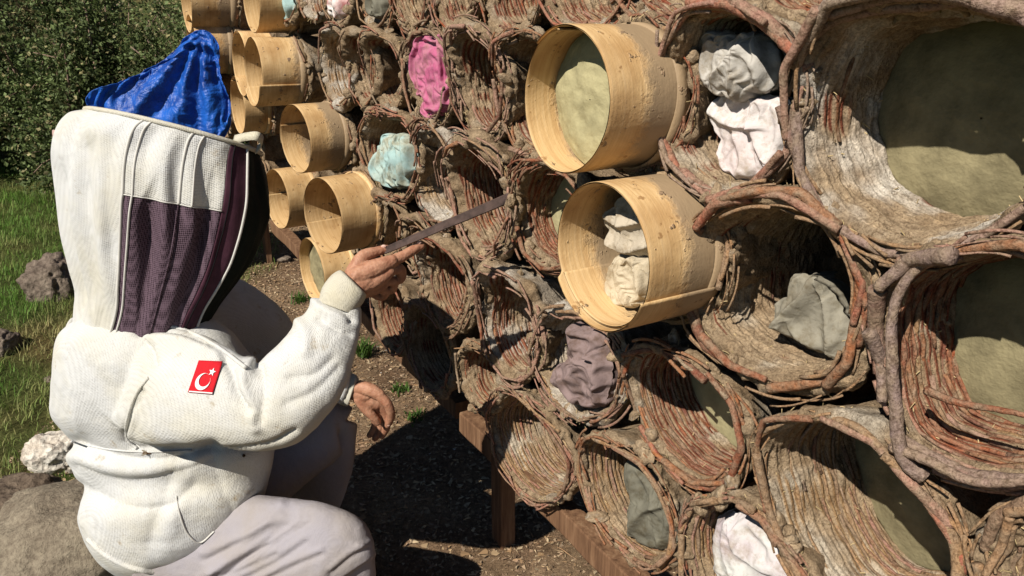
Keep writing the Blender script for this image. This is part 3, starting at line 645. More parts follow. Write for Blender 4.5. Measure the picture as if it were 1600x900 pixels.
wad([(1000,300),(1020,320),(1028,360),(1025,400),(1010,402),(975,395),(948,385),(952,362),(942,345),(958,322)], 0.85, .025, 'beige_cloth', 'greyish beige cloth flap, upper one inside the lower large hoop', 'cloth', cloth_mat('grey_beige_cotton', (0.50, 0.43, 0.33), 0.12), E=1.2, seed=7.0, bend=.3, dome=.010, k0=8, aniso=.92, calm=3, gain=1.0, creases=[([(955,340),(985,352),(1022,346)],6,.016),([(950,378),(985,394),(1015,388)],6,.014),([(972,320),(984,350),(980,380)],5,.010)])
wad([(965,395),(985,402),(1010,405),(1020,430),(1010,462),(990,480),(975,482),(950,470),(946,445),(952,418)], 0.845, .025, 'beige_cloth', 'cream crumpled cloth below the flap in the lower large hoop', 'cloth', BEIGE, E=1.2, seed=9.0, bend=.3, dome=.008, k0=9, calm=2, gain=1.1, creases=[([(985,405),(975,435),(985,472)],5,.016),([(1000,410),(1003,440),(1008,465)],5,.014),([(962,415),(955,450),(968,472)],5,.012)])
wad([(1235,430),(1262,432),(1285,428),(1300,445),(1310,470),(1322,495),(1325,560),(1290,555),(1250,540),(1225,515),(1206,488),(1212,468),(1232,466)], 0.985, .03, 'grey_felt', 'folded grey felt in the brown muddy hive with orange branches', 'felt', FELT, E=1.16, seed=3.0, bend=.45, dome=.004, k0=5, edge=.006, aniso=.92, calm=5, gain=1.2, creases=[([(1278,432),(1262,460),(1238,482),(1222,500)],8,.026),([(1290,440),(1296,480),(1300,550)],9,.016),([(1215,510),(1240,525),(1280,545)],7,.010)])
wad([(700,55),(690,62),(672,60),(650,68),(642,85),(650,110),(655,140),(662,165),(665,183),(682,180),(700,160),(697,130),(700,100)], 0.93, .03, 'pink_plastic', 'bright pink crumpled plastic filling a hive of the upper row', 'plastic sheet', PINK, E=1.45, seed=1.0, bend=.05, dome=.012)
wad([(600,225),(620,218),(645,222),(655,235),(650,262),(640,282),(618,287),(598,280),(582,270),(590,255),(596,240)], 0.92, .03, 'mint_cloth', 'mint blue crumpled cloth in the hive left of centre', 'cloth', MINT, E=1.45, seed=4.0, bend=.06, dome=.03)
wad([(897,505),(915,503),(935,520),(940,545),(945,580),(944,612),(935,642),(915,635),(885,625),(865,605),(863,580),(880,568),(893,560),(890,530)], 0.925, .025, 'mauve_cloth', 'dusty mauve cloth hanging out of the pale plastered hive', 'cloth', MAUVE, E=1.22, seed=6.0, bend=.3, dome=.014, k0=9, calm=1, gain=1.2, creases=[([(912,562),(905,580),(880,590)],5,.014),([(915,560),(930,585),(935,625)],5,.014),([(890,510),(895,530),(905,550)],5,.010)])
wad([(975,713),(995,712),(1003,738),(1030,760),(1048,800),(1046,850),(1020,865),(1002,858),(988,835),(990,780),(974,745)], 0.95, .025, 'grey_cloth', 'stiff dark grey cloth in the hive of twisted tan withies', 'cloth', SLATE, E=1.13, seed=8.0, bend=.4, dome=.006, k0=6, aniso=.93, calm=3, gain=1.25, creases=[([(985,725),(992,770),(995,830)],5,.012),([(990,835),(1012,800),(1040,790)],5,.014),([(1000,735),(1020,770),(1030,800)],5,.009)])
wad([(1112,812),(1140,802),(1172,806),(1205,842),(1245,890),(1260,940),(1220,985),(1150,980),(1115,920),(1108,860)], 0.93, .025, 'printed_cloth', 'white cloth with faint blue and pink print at the bottom edge', 'cloth', cloth_mat('printed_white_cloth', (0.62, 0.61, 0.57), 0.1, (0.58, 0.50, 0.52), 8), E=1.12, seed=10.0, bend=.4, dome=.006, k0=6, aniso=.95, calm=3, gain=1.2, creases=[([(1150,830),(1160,860),(1200,890)],7,.014),([(1140,805),(1135,850),(1150,900)],7,.014)])
for px, py, r_, lab, m_, nm in ((440,12,17,'mint rag hanging at the top edge beside the hoops',MINT,'mint_rag'), (527,8,17,'white and red rag in a top edge hive',cloth_mat('red_white_rag',(0.72,0.66,0.62),0.1,(0.55,0.10,0.10),10),'striped_rag'), (590,6,18,'grey rag in a top edge hive',SLATE,'grey_rag')):
    wad([(px + r_ * math.cos(q) * 0.75, py + r_ * 1.3 * math.sin(q)) for q in np.linspace(0, 6.28, 12)[:-1]], 0.93, 0.03, nm, lab, 'rag', m_, E=1.4, seed=px * 0.1, n=24, steps=50)

# a red-orange branch lying across the right edge hive
def branch(p, r, m, name, label, cat, group=None, seed=1.0, taper=0.5, grp=None):
    P = catmull(np.array(p), 40); P = P + 0.004 * np.stack([fbm(P, 2, 9, seed), fbm(P, 2, 9, seed + 4), fbm(P, 2, 9, seed + 8)], -1)
    c = P[0].copy(); v, f = tube(P - c, r * (1 - taper * np.linspace(0, 1, 40)), 10, lump=0.3, seed=seed)
    return link(name, mesh(name, v, f, m), None, c, label, cat, group)
branch([W(1446,610,0.885), W(1500,628,0.88), W(1560,640,0.878), W(1640,662,0.875)], 0.0055, TW['red'], 'orange_branch', 'smooth red orange branch lying across the mouth of the right edge hive', 'branch', seed=3)
branch([W(1392,700,0.86), W(1450,722,0.855), W(1520,752,0.85), W(1600,750,0.85), W(1680,730,0.86)], 0.0075, TW['grey'], 'grey_branch', 'grey branch under the right edge hive, running to the picture edge', 'branch', seed=5)
branch([W(1445,745,0.872), W(1412,715,0.86), W(1400,640,0.855), W(1392,560,0.85), W(1400,470,0.86), W(1450,405,0.87), W(1540,385,0.87)], 0.0098, TW['grey'], 'thick_branch', 'thick purplish grey branch curving up round the right edge hive', 'branch', seed=8)
branch([W(1262,62,0.885), W(1300,34,0.883), W(1360,18,0.883), W(1440,10,0.88), W(1500,0,0.88), W(1560,-6,0.88), W(1600,30,0.885), W(1625,90,0.89)], 0.0085, TW['grey'], 'thick_branch', 'thick bent branch along the top of the largest mouth', 'branch', seed=11)

# ------------------------------------------------------------------ timber stand under the wall
def plank(p0, p1, w_, h_, name, label, cat, up=(0, 0, 1), group=None, seed=0.0):
    p0 = np.array(p0, float); p1 = np.array(p1, float); T = p1 - p0; L_ = np.linalg.norm(T); T /= L_
    X = np.cross(T, up); X /= np.linalg.norm(X); Y = np.cross(X, T); n = max(8, int(L_ / 0.02)); rows = []
    prof = [(-.5, -.42), (-.46, -.5), (.46, -.5), (.5, -.42), (.5, .42), (.46, .5), (-.46, .5), (-.5, .42)]
    for s in np.linspace(0, L_, n): rows.append([p0 + T * s + X * a * w_ + Y * b * h_ for a, b in prof])
    V = np.array(rows); V += (0.006 * fbm(V + seed, 2, 6) + 0.002 * fbm(V + seed, 2, 50))[..., None] * X
    Vf = V.reshape(-1, 3); F = [grid_faces(n, 8), np.array([list(range(8))[::-1], [(n - 1) * 8 + i for i in range(8)]])]
    return link(name, mesh(name, Vf - p0, F, TIMB, smooth=False), None, p0, label, cat, group)
def Bz(px, py, d): return W(px, py, d)
p_near, p_mid, p_far = W(985, 905, 1.0), W(735, 662, 1.0), W(430, 352, 1.04)
plank(p_near + (p_near - p_mid) * 1.6, p_mid + (p_near - p_mid) * -0.03, 0.05, 0.07, 'support_beam', 'front support beam under the lower hives, running to the lower right', 'beam', seed=1)
plank(W(722, 640, 1.06), p_far, 0.05, 0.06, 'support_beam', 'far support beam under the hoops near the beekeeper’s wrist', 'beam', seed=4)
plank(W(985, 905, 1.40) + U * -1.2, W(735, 662, 1.40) + U * 2.2, 0.05, 0.07, 'support_beam', 'rear support beam in the dark under the hives', 'beam', seed=6)
def post(px, py0, py1, d, label, w_=0.058, w2=0.05):
    top_ = W(px, py0, d); b = top_.copy(); b[2] = ground_z(b[0], b[1]) - 0.05
    plank(b, top_, w_, w2, 'stand_post', label, 'post', up=(N[0], N[1], 0), group='posts of the hive stand', seed=px * 0.1)
post(786, 700, 885, 1.03, 'front post in the gap left of the large beam, foot on the bare soil')
post(412, 335, 415, 1.02, 'far thin post right of the dark veil', 0.05, 0.03)
post(1010, 860, 900, 1.42, 'rear post behind the large front beam')
post(690, 580, 900, 1.42, 'rear post in the shade left of the front post')
# unseen boards added behind the pile, so that no light comes through
bk = N * 1.44; back_light_blocker = root('back_light_blocker', bk + np.array([0, 0, 0.4]), 0, 'unseen board wall added behind the stacked hives to block light', 'board wall')
for i, s in enumerate(np.arange(-1.2, 5.6, 0.62)):
    c = N * 1.44 + U * s; zb = 0.42 + float(ground_z(c[0], c[1])) * 0.9
    o = plank(c + np.array([0, 0, zb]), c + np.array([0, 0, zb + 1.5]), 0.6, 0.02, 'board', None, None, up=(N[0], N[1], 0), seed=i)
    o.parent = back_light_blocker; o.location = Vector(o.location) - back_light_blocker.location
# ------------------------------------------------------------------ ground
def ground_mat():
    m, t, b = mat('soil', 0.95, 0.1)
    at = nd(t, 'VertexColor'); at.layer_name = 'Col'
    n1 = noise(t, 9, 5, 0.7); n2 = noise(t, 70, 5, 0.75); n3 = noise(t, 320, 2, 0.6)
    r1 = ramp(t, n1.outputs[0], [(0.3, (0.6, 0.55, 0.5)), (0.7, (1.35, 1.3, 1.25))]); r2 = ramp(t, n2.outputs[0], [(0.3, (0.45, 0.42, 0.40)), (0.55, (1, 1, 1)), (0.75, (1.7, 1.6, 1.5))])
    c = mixn(t, at.outputs[0], r1.outputs[0], 1.0, 'MULTIPLY'); c = mixn(t, c, r2.outputs[0], 0.9, 'MULTIPLY')
    t.links.new(c, b.inputs['Base Color']); bump(t, b, [(n2.outputs[0], 0.02), (n3.outputs[0], 0.005)])
    return m
g = np.linspace(-1, 1, 421); s_ = np.sign(g) * (np.abs(g) ** 3.2 * 90 + np.abs(g) * 2.6)
X, Y = np.meshgrid(s_ - 0.6, s_ + 2.6); Z = ground_z(X, Y)
GP = np.stack([X, Y, 0 * X], -1); nearm = np.exp(-((X + 0.6) ** 2 + (Y - 2.6) ** 2) / 30)
def bumps(x, y): 
    P = np.stack([x, y, 0 * x], -1); return 0.030 * fbm(P, 3, 1.7) + 0.010 * fbm(P, 3, 8) + 0.004 * fbm(P, 2, 30)
Z = Z + bumps(X, Y) * (0.3 + nearm) + 1.6 * (1 - nearm) * np.clip(np.hypot(X, Y) / 30 - 0.3, 0, 1) * fbm(GP, 3, 0.06)
def grassy(x, y):                             # how much grass grows here: left of the line where the soil is trodden bare
    P = np.stack([x, y, 0 * x], -1); edge = -0.30 * y - 0.62
    return sstep(0.15, -0.45, x - edge - 0.45 + 0.7 * fbm(P, 3, 1.3, 2.0))
gr = grassy(X, Y); P3 = np.stack([X, Y, Z], -1)
soil = mixc(np.broadcast_to([0.26, 0.175, 0.11], P3.shape), np.array([0.36, 0.26, 0.165]), sstep(-.3, .4, fbm(GP, 3, 3.1)))
turf = mixc(np.broadcast_to([0.09, 0.12, 0.035], P3.shape), np.array([0.20, 0.16, 0.07]), sstep(-.1, .4, fbm(GP, 3, 1.5, 5.0)))
link('ground', mesh('ground', P3.reshape(-1, 3), [grid_faces(421, 421, False)], ground_mat(), mixc(soil, turf, gr).reshape(-1, 3)), kind='structure')
def gz(x, y): return ground_z(x, y) + bumps(x, y) * (0.3 + np.exp(-((x + 0.6) ** 2 + (y - 2.6) ** 2) / 30))

def attr_mat(name, rough=0.8, trans=0.0, var=True):
    m, t, b = mat(name, rough, 0.2); at = nd(t, 'VertexColor'); at.layer_name = 'Col'
    t.links.new(at.outputs[0], b.inputs['Base Color'])
    if trans:
        tr = nd(t, 'BsdfTranslucent'); t.links.new(at.outputs[0], tr.inputs[0]); mx = nd(t, 'MixShader'); mx.inputs[0].default_value = trans
        t.links.new(b.outputs[0], mx.inputs[1]); t.links.new(tr.outputs[0], mx.inputs[2]); t.links.new(mx.outputs[0], t.nodes['Material Output'].inputs[0])
    return m
LEAFM = attr_mat('leaf', 0.55, 0.3); CHIPM = attr_mat('chips', 0.85)
def blades(n, xr, yr, name, hgt, wid, keep, cfun, seed):
    r = np.random.RandomState(seed); x = r.uniform(*xr, n); y = r.uniform(*yr, n); k = r.rand(n) < keep(x, y); x, y = x[k], y[k]; n = len(x)
    h = hgt * r.uniform(0.3, 1.2, n) * (0.2 + 1.2 * np.clip(fbm(np.stack([x, y, 0 * x], -1), 2, 3.0) + 0.5, 0, 1)); a = r.uniform(0, 6.28, n); lean = h * r.uniform(0.2, 1.2, n); w2 = wid * r.uniform(0.6, 1.4, n)
    B = np.stack([x, y, gz(x, y) - 0.004], -1); D = np.stack([np.cos(a), np.sin(a), 0 * a], -1); Sd = np.stack([-np.sin(a), np.cos(a), 0 * a], -1)
    a1 = B - Sd * w2[:, None]; a2 = B + Sd * w2[:, None]; m1 = B + D * lean[:, None] * .35 + [0, 0, 1] * (h * .65)[:, None]
    V = np.stack([a1, a2, m1 + Sd * w2[:, None] * .7, m1 - Sd * w2[:, None] * .7, B + D * lean[:, None] + [0, 0, 1] * h[:, None]], 1)
    i = np.arange(n)[:, None] * 5; F = [i + np.array([[0, 1, 2, 3]]), i + np.array([[3, 2, 4]])]
    c = np.repeat(cfun(x, y, r)[:, None], 5, 1)
    tag(link(name, mesh(name, V.reshape(-1, 3), F, LEAFM, c.reshape(-1, 3), smooth=False)), kind='stuff')
def cgrass(x, y, r):
    P = np.stack([x, y, 0 * x], -1); t = np.clip(sstep(-.25, .3, fbm(P, 3, 1.5, 5.0)) * .8 + r.uniform(-.3, .3, len(x)), 0, 1)
    return mixc(np.broadcast_to([0.14, 0.28, 0.045], (len(x), 3)), np.array([0.42, 0.36, 0.16]), t) * r.uniform(0.6, 1.3, len(x))[:, None]
blades(90000, (-4.2, -0.6), (1.6, 5.6), 'grass', 0.055, 0.0016, lambda x, y: grassy(x, y) * 0.95, cgrass, 1)
blades(9000, (-1.6, 1.2), (1.7, 5.0), 'sparse_weeds', 0.03, 0.0013, lambda x, y: sstep(.30, .55, fbm(np.stack([x, y, 0 * x], -1), 3, 2.6, 9.0)) * .8, cgrass, 2)
def debris(n, xr, yr, name, size, cols, seed, flat=0.35, dens=None):
    r = np.random.RandomState(seed); x = r.uniform(*xr, n); y = r.uniform(*yr, n)
    if dens is not None: k = r.rand(n) < dens(x, y); x, y = x[k], y[k]; n = len(x)
    c = np.stack([x, y, gz(x, y) + size * 0.2], -1); s = size * r.uniform(0.35, 1.5, n) ** 1.3
    v = r.normal(size=(n, 4, 3)); v /= np.linalg.norm(v, axis=-1)[..., None]; el = r.uniform(0.3, 1.0, (n, 1, 1)); a = r.uniform(0, 6.28, n)
    v[..., 1:2] *= el; v[..., 2] *= flat; v = v * s[:, None, None]
    x2 = v[..., 0] * np.cos(a)[:, None] - v[..., 1] * np.sin(a)[:, None]; y2 = v[..., 0] * np.sin(a)[:, None] + v[..., 1] * np.cos(a)[:, None]; v = np.stack([x2, y2, v[..., 2]], -1)
    V = c[:, None] + v; i = np.arange(n)[:, None] * 4; F = [np.vstack([i + np.array([[0, 1, 2]]), i + np.array([[0, 2, 3]]), i + np.array([[0, 3, 1]]), i + np.array([[1, 3, 2]])])]
    cc = np.array(cols)[r.randint(len(cols), size=n)] * r.uniform(0.7, 1.2, n)[:, None]
    tag(link(name, mesh(name, V.reshape(-1, 3), F, CHIPM, np.repeat(cc[:, None], 4, 1).reshape(-1, 3), smooth=False)), kind='stuff')
browns = [(0.29, 0.19, 0.12), (0.38, 0.27, 0.17), (0.20, 0.13, 0.08), (0.46, 0.35, 0.22), (0.32, 0.23, 0.15)]
debris(60000, (-1.7, 1.6), (1.6, 5.2), 'soil_crumbs', 0.0085, browns, 3, 0.5)
debris(16000, (-1.5, 1.6), (1.6, 4.8), 'wood_chips', 0.012, [(0.40, 0.28, 0.16), (0.30, 0.19, 0.10), (0.48, 0.37, 0.23)], 4, 0.2)
debris(900, (-1.1, 0.8), (1.7, 3.6), 'white_flakes', 0.009, [(0.75, 0.72, 0.66), (0.60, 0.56, 0.48)], 5, 0.3, lambda x, y: sstep(.0, .5, fbm(np.stack([x, y, 0 * x], -1), 2, 3.0, 1.0)))
# twigs lying about
rs = np.random.RandomState(12); bg_ = Bag()
for i in range(500):
    x, y, a, l = rs.uniform(-1.4, 1.4), rs.uniform(1.7, 4.6), rs.uniform(0, 6.28), rs.uniform(0.02, 0.09)
    q = np.linspace(-.5, .5, 5) * l; xs, ys = x + q * math.cos(a), y + q * math.sin(a) + 0.005 * np.sin(q * 60)
    v, f = tube(np.stack([xs, ys, gz(xs, ys) + 0.003], -1), 0.0013 * rs.uniform(0.6, 2.0), 4); bg_.add(v, f)
tag(link('fallen_twigs', bg_.mesh('fallen_twigs', TW['tan'])), kind='stuff')
# green tufts
def tuft(px, py, n, hgt, label, seed):
    c = G(px, py); r = np.random.RandomState(seed); V = []; C = []
    for i in range(n):
        a = r.uniform(0, 6.28); b = np.array([r.normal() * .02, r.normal() * .02, 0]); h = hgt * r.uniform(.5, 1.2); l = h * r.uniform(.3, 1.1); d = np.array([math.cos(a), math.sin(a), 0]); s = np.array([-math.sin(a), math.cos(a), 0]) * .0028
        V += [b - s, b + s, b + d * l * .4 + s + [0, 0, h * .7], b + d * l * .4 - s + [0, 0, h * .7], b + d * l + [0, 0, h]]; C += [np.array([0.07, 0.13, 0.025]) * r.uniform(.6, 1.4)] * 5
    i = np.arange(n)[:, None] * 5
    o = link('grass_tuft', mesh('grass_tuft', V, [i + np.array([[0, 1, 2, 3]]), i + np.array([[3, 2, 4]])], LEAFM, np.array(C), smooth=False), None, (c[0], c[1], gz(c[0], c[1]) - .003), label, 'grass tuft')
tuft(568, 558, 120, 0.06, 'bright green grass tuft right of the raised forearm', 1)
tuft(625, 612, 70, 0.035, 'low green weed right of the lowered hand', 2)
tuft(648, 655, 60, 0.03, 'small dull weed near the shadow edge on the soil', 3)
tuft(468, 470, 60, 0.05, 'thin grass tuft at the foot of the lowest hoop', 4)

# ------------------------------------------------------------------ rocks
def rock_mat(name, lo, hi, pit=0.006):
    m, t, b = mat(name, 0.9, 0.15); n1 = noise(t, 7, 5, 0.7); n2 = noise(t, 60, 5, 0.75)
    v = nd(t, 'TexVoronoi'); v.inputs['Scale'].default_value = 38; tc = nd(t, 'TexCoord'); t.links.new(tc.outputs['Object'], v.inputs['Vector'])
    r = ramp(t, n1.outputs[0], [(0.3, lo), (0.65, hi)]); r2 = ramp(t, n2.outputs[0], [(0.35, (0.6, 0.57, 0.55)), (0.6, (1.15, 1.15, 1.12))])
    t.links.new(mixn(t, r.outputs[0], r2.outputs[0], 0.9, 'MULTIPLY'), b.inputs['Base Color']); bump(t, b, [(n1.outputs[0], 0.02), (n2.outputs[0], 0.008), (v.outputs['Distance'], pit)])
    return m
RK = rock_mat('brown_rock', (0.11, 0.08, 0.065), (0.26, 0.21, 0.165)); RW = rock_mat('white_rock', (0.42, 0.33, 0.25), (0.80, 0.76, 0.68), 0.012); RB = rock_mat('boulder_rock', (0.21, 0.17, 0.125), (0.30, 0.255, 0.19), 0.001); RD = rock_mat('dark_rock', (0.09, 0.065, 0.05), (0.21, 0.16, 0.115))
def rock(px, py, s, name, label, m, seed, rough=0.4, sink=0.25, c=None, rot=0.0):
    v, f = ico(5); d = 1 + rough * fbm(v, 3, 1.1, seed) + rough * .35 * fbm(v, 3, 3.5, seed) + rough * .12 * fbm(v, 3, 11, seed); v = np.sign(v) * np.abs(v) ** 0.8 * d[:, None] * np.array(s)
    c = G(px, py) if c is None else np.array(c)
    o = link(name, mesh(name, v, [f], m), None, (c[0], c[1], c[2] + s[2] * (1 - sink * 2)), label, 'rock'); o.rotation_euler = (0, 0, rot); return o
rock(84, 462, (0.11, 0.09, 0.125), 'rock', 'brown rock in the grass behind the back of the hood', RK, 1.0, .5)
rock(5, 550, (0.06, 0.07, 0.06), 'rock', 'small grey rock cut by the left edge of the picture', RK, 5.0)
rock(94, 733, (0.10, 0.06, 0.075), 'rock', 'white pitted stone beside the lower back of the jacket', RW, 9.0, .45, 0.15)
rock(78, 596, (0.018, 0.014, 0.014), 'rock', 'tiny orange brown stone in the shaded grass', RK, 12.0)
rock(18, 755, (0.04, 0.03, 0.014), 'rock', 'flat pale stone half sunk in grass at the left edge', RK, 15.0)
rock(35, 850, (0.15, 0.12, 0.09), 'boulder', 'dark brown rough boulder at the lower left corner', RD, 21.0, .35, c=A(30, 822, 1.98))
rock(110, 890, (0.22, 0.24, 0.19), 'boulder', 'smooth grey flat boulder under the beekeeper', RB, 25.0, .18, c=A(120, 905, 1.86), rot=0.5)
rock(440, 408, (0.05, 0.03, 0.02), 'rock', 'small pale stone at the foot of the far post', RK, 31.0)

# ------------------------------------------------------------------ shrubs behind
def shrub(c, rad, hgt, n, label, seed, dry=0.2):
    r = np.random.RandomState(seed); c = np.array([c[0], c[1], float(gz(np.array(c[0]), np.array(c[1])))])
    rt = root('leafy_shrub', c, 0, label, 'shrub', 'shrubs behind the hives')
    bg2 = Bag(); tips = []
    for i in range(46):
        a = r.uniform(0, 6.28); e = r.uniform(.1, 1.0); L_ = r.uniform(.5, 1.0)
        end = np.array([math.cos(a) * rad * e * L_, math.sin(a) * rad * e * L_, hgt * L_ * (1.05 - .45 * e)]); mid = end * .5 + r.normal(size=3) * .08
        P = catmull([[math.cos(a) * .06, math.sin(a) * .06, -.05], mid, end], 12); v, f = tube(P, np.linspace(.016, .004, 12), 6); bg2.add(v, f); tips += [P[6], P[8], P[10], end]
        for j in range(5):
            k = r.randint(3, 11); e2 = P[k] + r.normal(size=3) * .17; v, f = tube(np.array([P[k], (P[k] + e2) / 2 + r.normal(size=3) * .02, e2]), .003, 4); bg2.add(v, f); tips.append(e2)
    link('stems', bg2.mesh('stems', TW['grey']), rt)
    tips = np.array(tips); k = r.randint(len(tips), size=n); p = tips[k] + r.normal(size=(n, 3)) * (r.uniform(.035, .10, len(tips))[k])[:, None] * r.uniform(.4, 1.2, (n, 1))
    p = p[p[:, 2] > -.02]; n = len(p)
    q = r.normal(size=(n, 3)); q /= np.linalg.norm(q, axis=1)[:, None]; z = r.normal(size=(n, 3)) + [0, 0, .7]; s = np.cross(q, z); s /= np.linalg.norm(s, axis=1)[:, None]
    l = r.uniform(.014, .034, n)[:, None]; w_ = l * .40; up = np.cross(s, q)
    V = np.stack([p - q * l * .5, p + s * w_ - up * .003, p + q * l * .6, p - s * w_ - up * .003], 1)
    i = np.arange(n)[:, None] * 4; base = mixc(np.broadcast_to([0.115, 0.15, 0.055], (n, 3)), np.array([0.26, 0.22, 0.11]), (r.rand(n) < dry).astype(float) * .8)
    base = base * (r.uniform(.5, 1.8, n) * (1 + .9 * fbm(p, 2, 3.0, seed)))[:, None]; base = np.clip(base, .01, .5)
    tag(link('foliage', mesh('foliage', V.reshape(-1, 3), [i + np.array([[0, 1, 2, 3]])], LEAFM, np.repeat(base[:, None], 4, 1).reshape(-1, 3), smooth=False), rt), kind='stuff')
shrub((-1.75, 5.2), .75, 1.55, 42000, 'dark green shrub right behind the blue tarp', 1, .12)
shrub((-2.75, 5.2), .85, 1.50, 48000, 'leafy shrub straight above the back of the hood', 2, .12)
shrub((-3.75, 5.3), .8, 1.5, 40000, 'shrub with tangled shaded stems at the left edge', 3, .2)
shrub((-2.3, 6.5), 1.0, 2.0, 36000, 'olive dry leaved shrub on the slope at the top edge', 4, .5)
shrub((-3.9, 6.9), 1.1, 2.0, 36000, 'pale dry shrub in the upper left corner', 5, .65)
shrub((-0.9, 6.4), .9, 1.9, 26000, 'shrub mostly hidden by the far hoops', 6, .2)
shrub((-5.2, 6.3), 1.0, 1.9, 18000, 'shrub beyond the left edge of the picture', 7, .3)

# ------------------------------------------------------------------ blue tarp
def tarp():
    m, t, b = mat('blue_tarp', 0.46, 0.45); n = noise(t, 8, 4, .6); n2 = noise(t, 500, 2, .5)
    r = ramp(t, n.outputs[0], [(.35, (0.003, 0.04, 0.24)), (.6, (0.010, 0.11, 0.50))]); t.links.new(r.outputs[0], b.inputs['Base Color']); n3 = noise(t, 26, 4, .65)
    bump(t, b, [(n.outputs[0], .018), (n3.outputs[0], .009)])
    poly = [(137,150),(150,140),(185,133),(215,118),(245,100),(270,78),(290,48),(308,42),(328,60),(333,120),(336,230),(340,330),(325,400),(275,410),(232,380),(205,300),(185,215),(160,180),(142,162)]
    Yd = 3.85; C = A(265, 165, Yd); loc = []
    for p_ in poly:
        q = A(p_[0], p_[1], Yd) - C; loc.append((q[0], q[2]))
    Rf = outline(loc); n = 96; X = buckle(Rf, n, 1.10, 90, .06, .07, 31.0, k0=9, amp0=.01)
    X[..., 1] += .18 * X[..., 0] + .10 * X[..., 2] + .012 * ridge(X + .05 * fbm(X, 2, 8)[..., None], 2, 9)
    # folds fan out from the corner tied at the top right
    cx, cz = loc[7]; dx, dz = X[..., 0] - cx, X[..., 2] - cz; an = np.arctan2(dz, dx); rr = np.hypot(dx, dz); X[..., 1] += .022 * np.sin(an * 17 + 2 * fbm(X, 2, 4)) * sstep(0, .25, rr) * sstep(1.1, .4, rr)
    o = link('blue_tarp', mesh('blue_tarp', X.reshape(-1, 3), [grid_faces(n, n, False)], m), None, C, 'crumpled glossy blue tarp hung at the far left end of the wall', 'tarp')
    sb_ = o.modifiers.new('smooth', 'SUBSURF'); sb_.levels = sb_.render_levels = 1
    md = o.modifiers.new('thickness', 'SOLIDIFY'); md.thickness = .002
tarp()
# ------------------------------------------------------------------ the beekeeper
PB = np.array([-0.65, 1.70, 0.0])
person = root('person', PB, 0, 'person squatting in a white mesh beekeeping suit with veiled hood, holding a dark blade', 'person')
A0 = A
def A(px, py, Y): return A0(px, py, Y * 1.05)
def sc(px, py, Y): return camz(A(px, py, Y)) / FPX              # metres per photo pixel there
def loft(rings, n=40, per=4):
    """rings: (centre, axis u, half width, axis w, half depth[, squareness])"""
    C = catmull([r[0] for r in rings], (len(rings) - 1) * per + 1); Uu = catmull([np.asarray(r[1]) * r[2] for r in rings], len(C)); Ww = catmull([np.asarray(r[3]) * r[4] for r in rings], len(C))
    a = np.linspace(0, 2 * np.pi, n, endpoint=False); e = 0.88
    ca, sa = np.sign(np.cos(a)) * np.abs(np.cos(a)) ** e, np.sign(np.sin(a)) * np.abs(np.sin(a)) ** e
    V = C[:, None] + ca[None, :, None] * Uu[:, None] + sa[None, :, None] * Ww[:, None]
    k = len(C) * n; F = [grid_faces(len(C), n)]; j = np.arange(n); j2 = (j + 1) % n
    e0 = C[0] + (C[0] - C[1]) * .3; e1 = C[-1] + (C[-1] - C[-2]) * .3
    V = np.vstack([V.reshape(-1, 3), e0, e1]); F.append(np.vstack([np.stack([0 * j + k, j2, j], -1), np.stack([0 * j + k + 1, k - n + j, k - n + j2], -1)]))
    return V, F
def remesh(bag, voxel, smooth=6, fac=0.5):
    me = bag.mesh('tmp', [], True); o = bpy.data.objects.new('tmp', me); col.objects.link(o)
    m = o.modifiers.new('r', 'REMESH'); m.mode = 'VOXEL'; m.voxel_size = voxel
    m = o.modifiers.new('s', 'SMOOTH'); m.iterations = smooth; m.factor = fac
    dg = bpy.context.evaluated_depsgraph_get(); dg.update(); ev = o.evaluated_get(dg); m2 = ev.to_mesh()
    nv = len(m2.vertices); V = np.empty(nv * 3, np.float32); m2.vertices.foreach_get('co', V); V = V.reshape(-1, 3).astype(float)
    Nn = np.empty(nv * 3, np.float32); m2.vertices.foreach_get('normal', Nn); Nn = Nn.reshape(-1, 3).astype(float)
    nl = len(m2.loops); L = np.empty(nl, np.int32); m2.loops.foreach_get('vertex_index', L); tt = np.empty(len(m2.polygons), np.int32); m2.polygons.foreach_get('loop_total', tt); st = np.empty(len(tt), np.int32); m2.polygons.foreach_get('loop_start', st)
    F = [L[st[tt == k][:, None] + np.arange(k)] for k in (3, 4) if (tt == k).any()]
    ev.to_mesh_clear(); bpy.data.objects.remove(o); bpy.data.meshes.remove(me)
    return V, Nn, F
def pmesh(name, V, F, m, parent=person, base=None, **k):
    return link(name, mesh(name, np.asarray(V).reshape(-1, 3) - PB, F, m, **k), parent)
def imgring(px, py, Y, hw, hd, ang=0.0):
    """ring across the picture (ang turns it), hw in photo pixels, hd in metres towards the camera"""
    s = sc(px, py, Y); ca, sa = math.cos(R(ang)), math.sin(R(ang))
    u = np.array([ca, 0, 0]) + np.array([0, -SP, -CP]) * -1 * sa * -1     # image right turned clockwise by ang
    r_ = ray(px, py); w_ = r_ / np.linalg.norm(r_)
    return (A(px, py, Y), u, hw * s, w_, hd)
def path(pts, f=None):
    """pts: (px, py, Y, half width px, half depth m); rings stand across the path"""
    out = []
    for i, (x, y, Y, hw, hd) in enumerate(pts):
        a, b = pts[max(0, i - 1)], pts[min(len(pts) - 1, i + 1)]
        out.append(imgring(x, y, Y, hw, hd, math.degrees(math.atan2(b[1] - a[1], b[0] - a[0])) - 90))
    return out
def px_of(V):
    q = V - O; z = q[..., 1] * CP - q[..., 2] * SP; yd = -q[..., 1] * SP - q[..., 2] * CP
    return 800 + FPX * q[..., 0] / z, 450 + FPX * yd / z
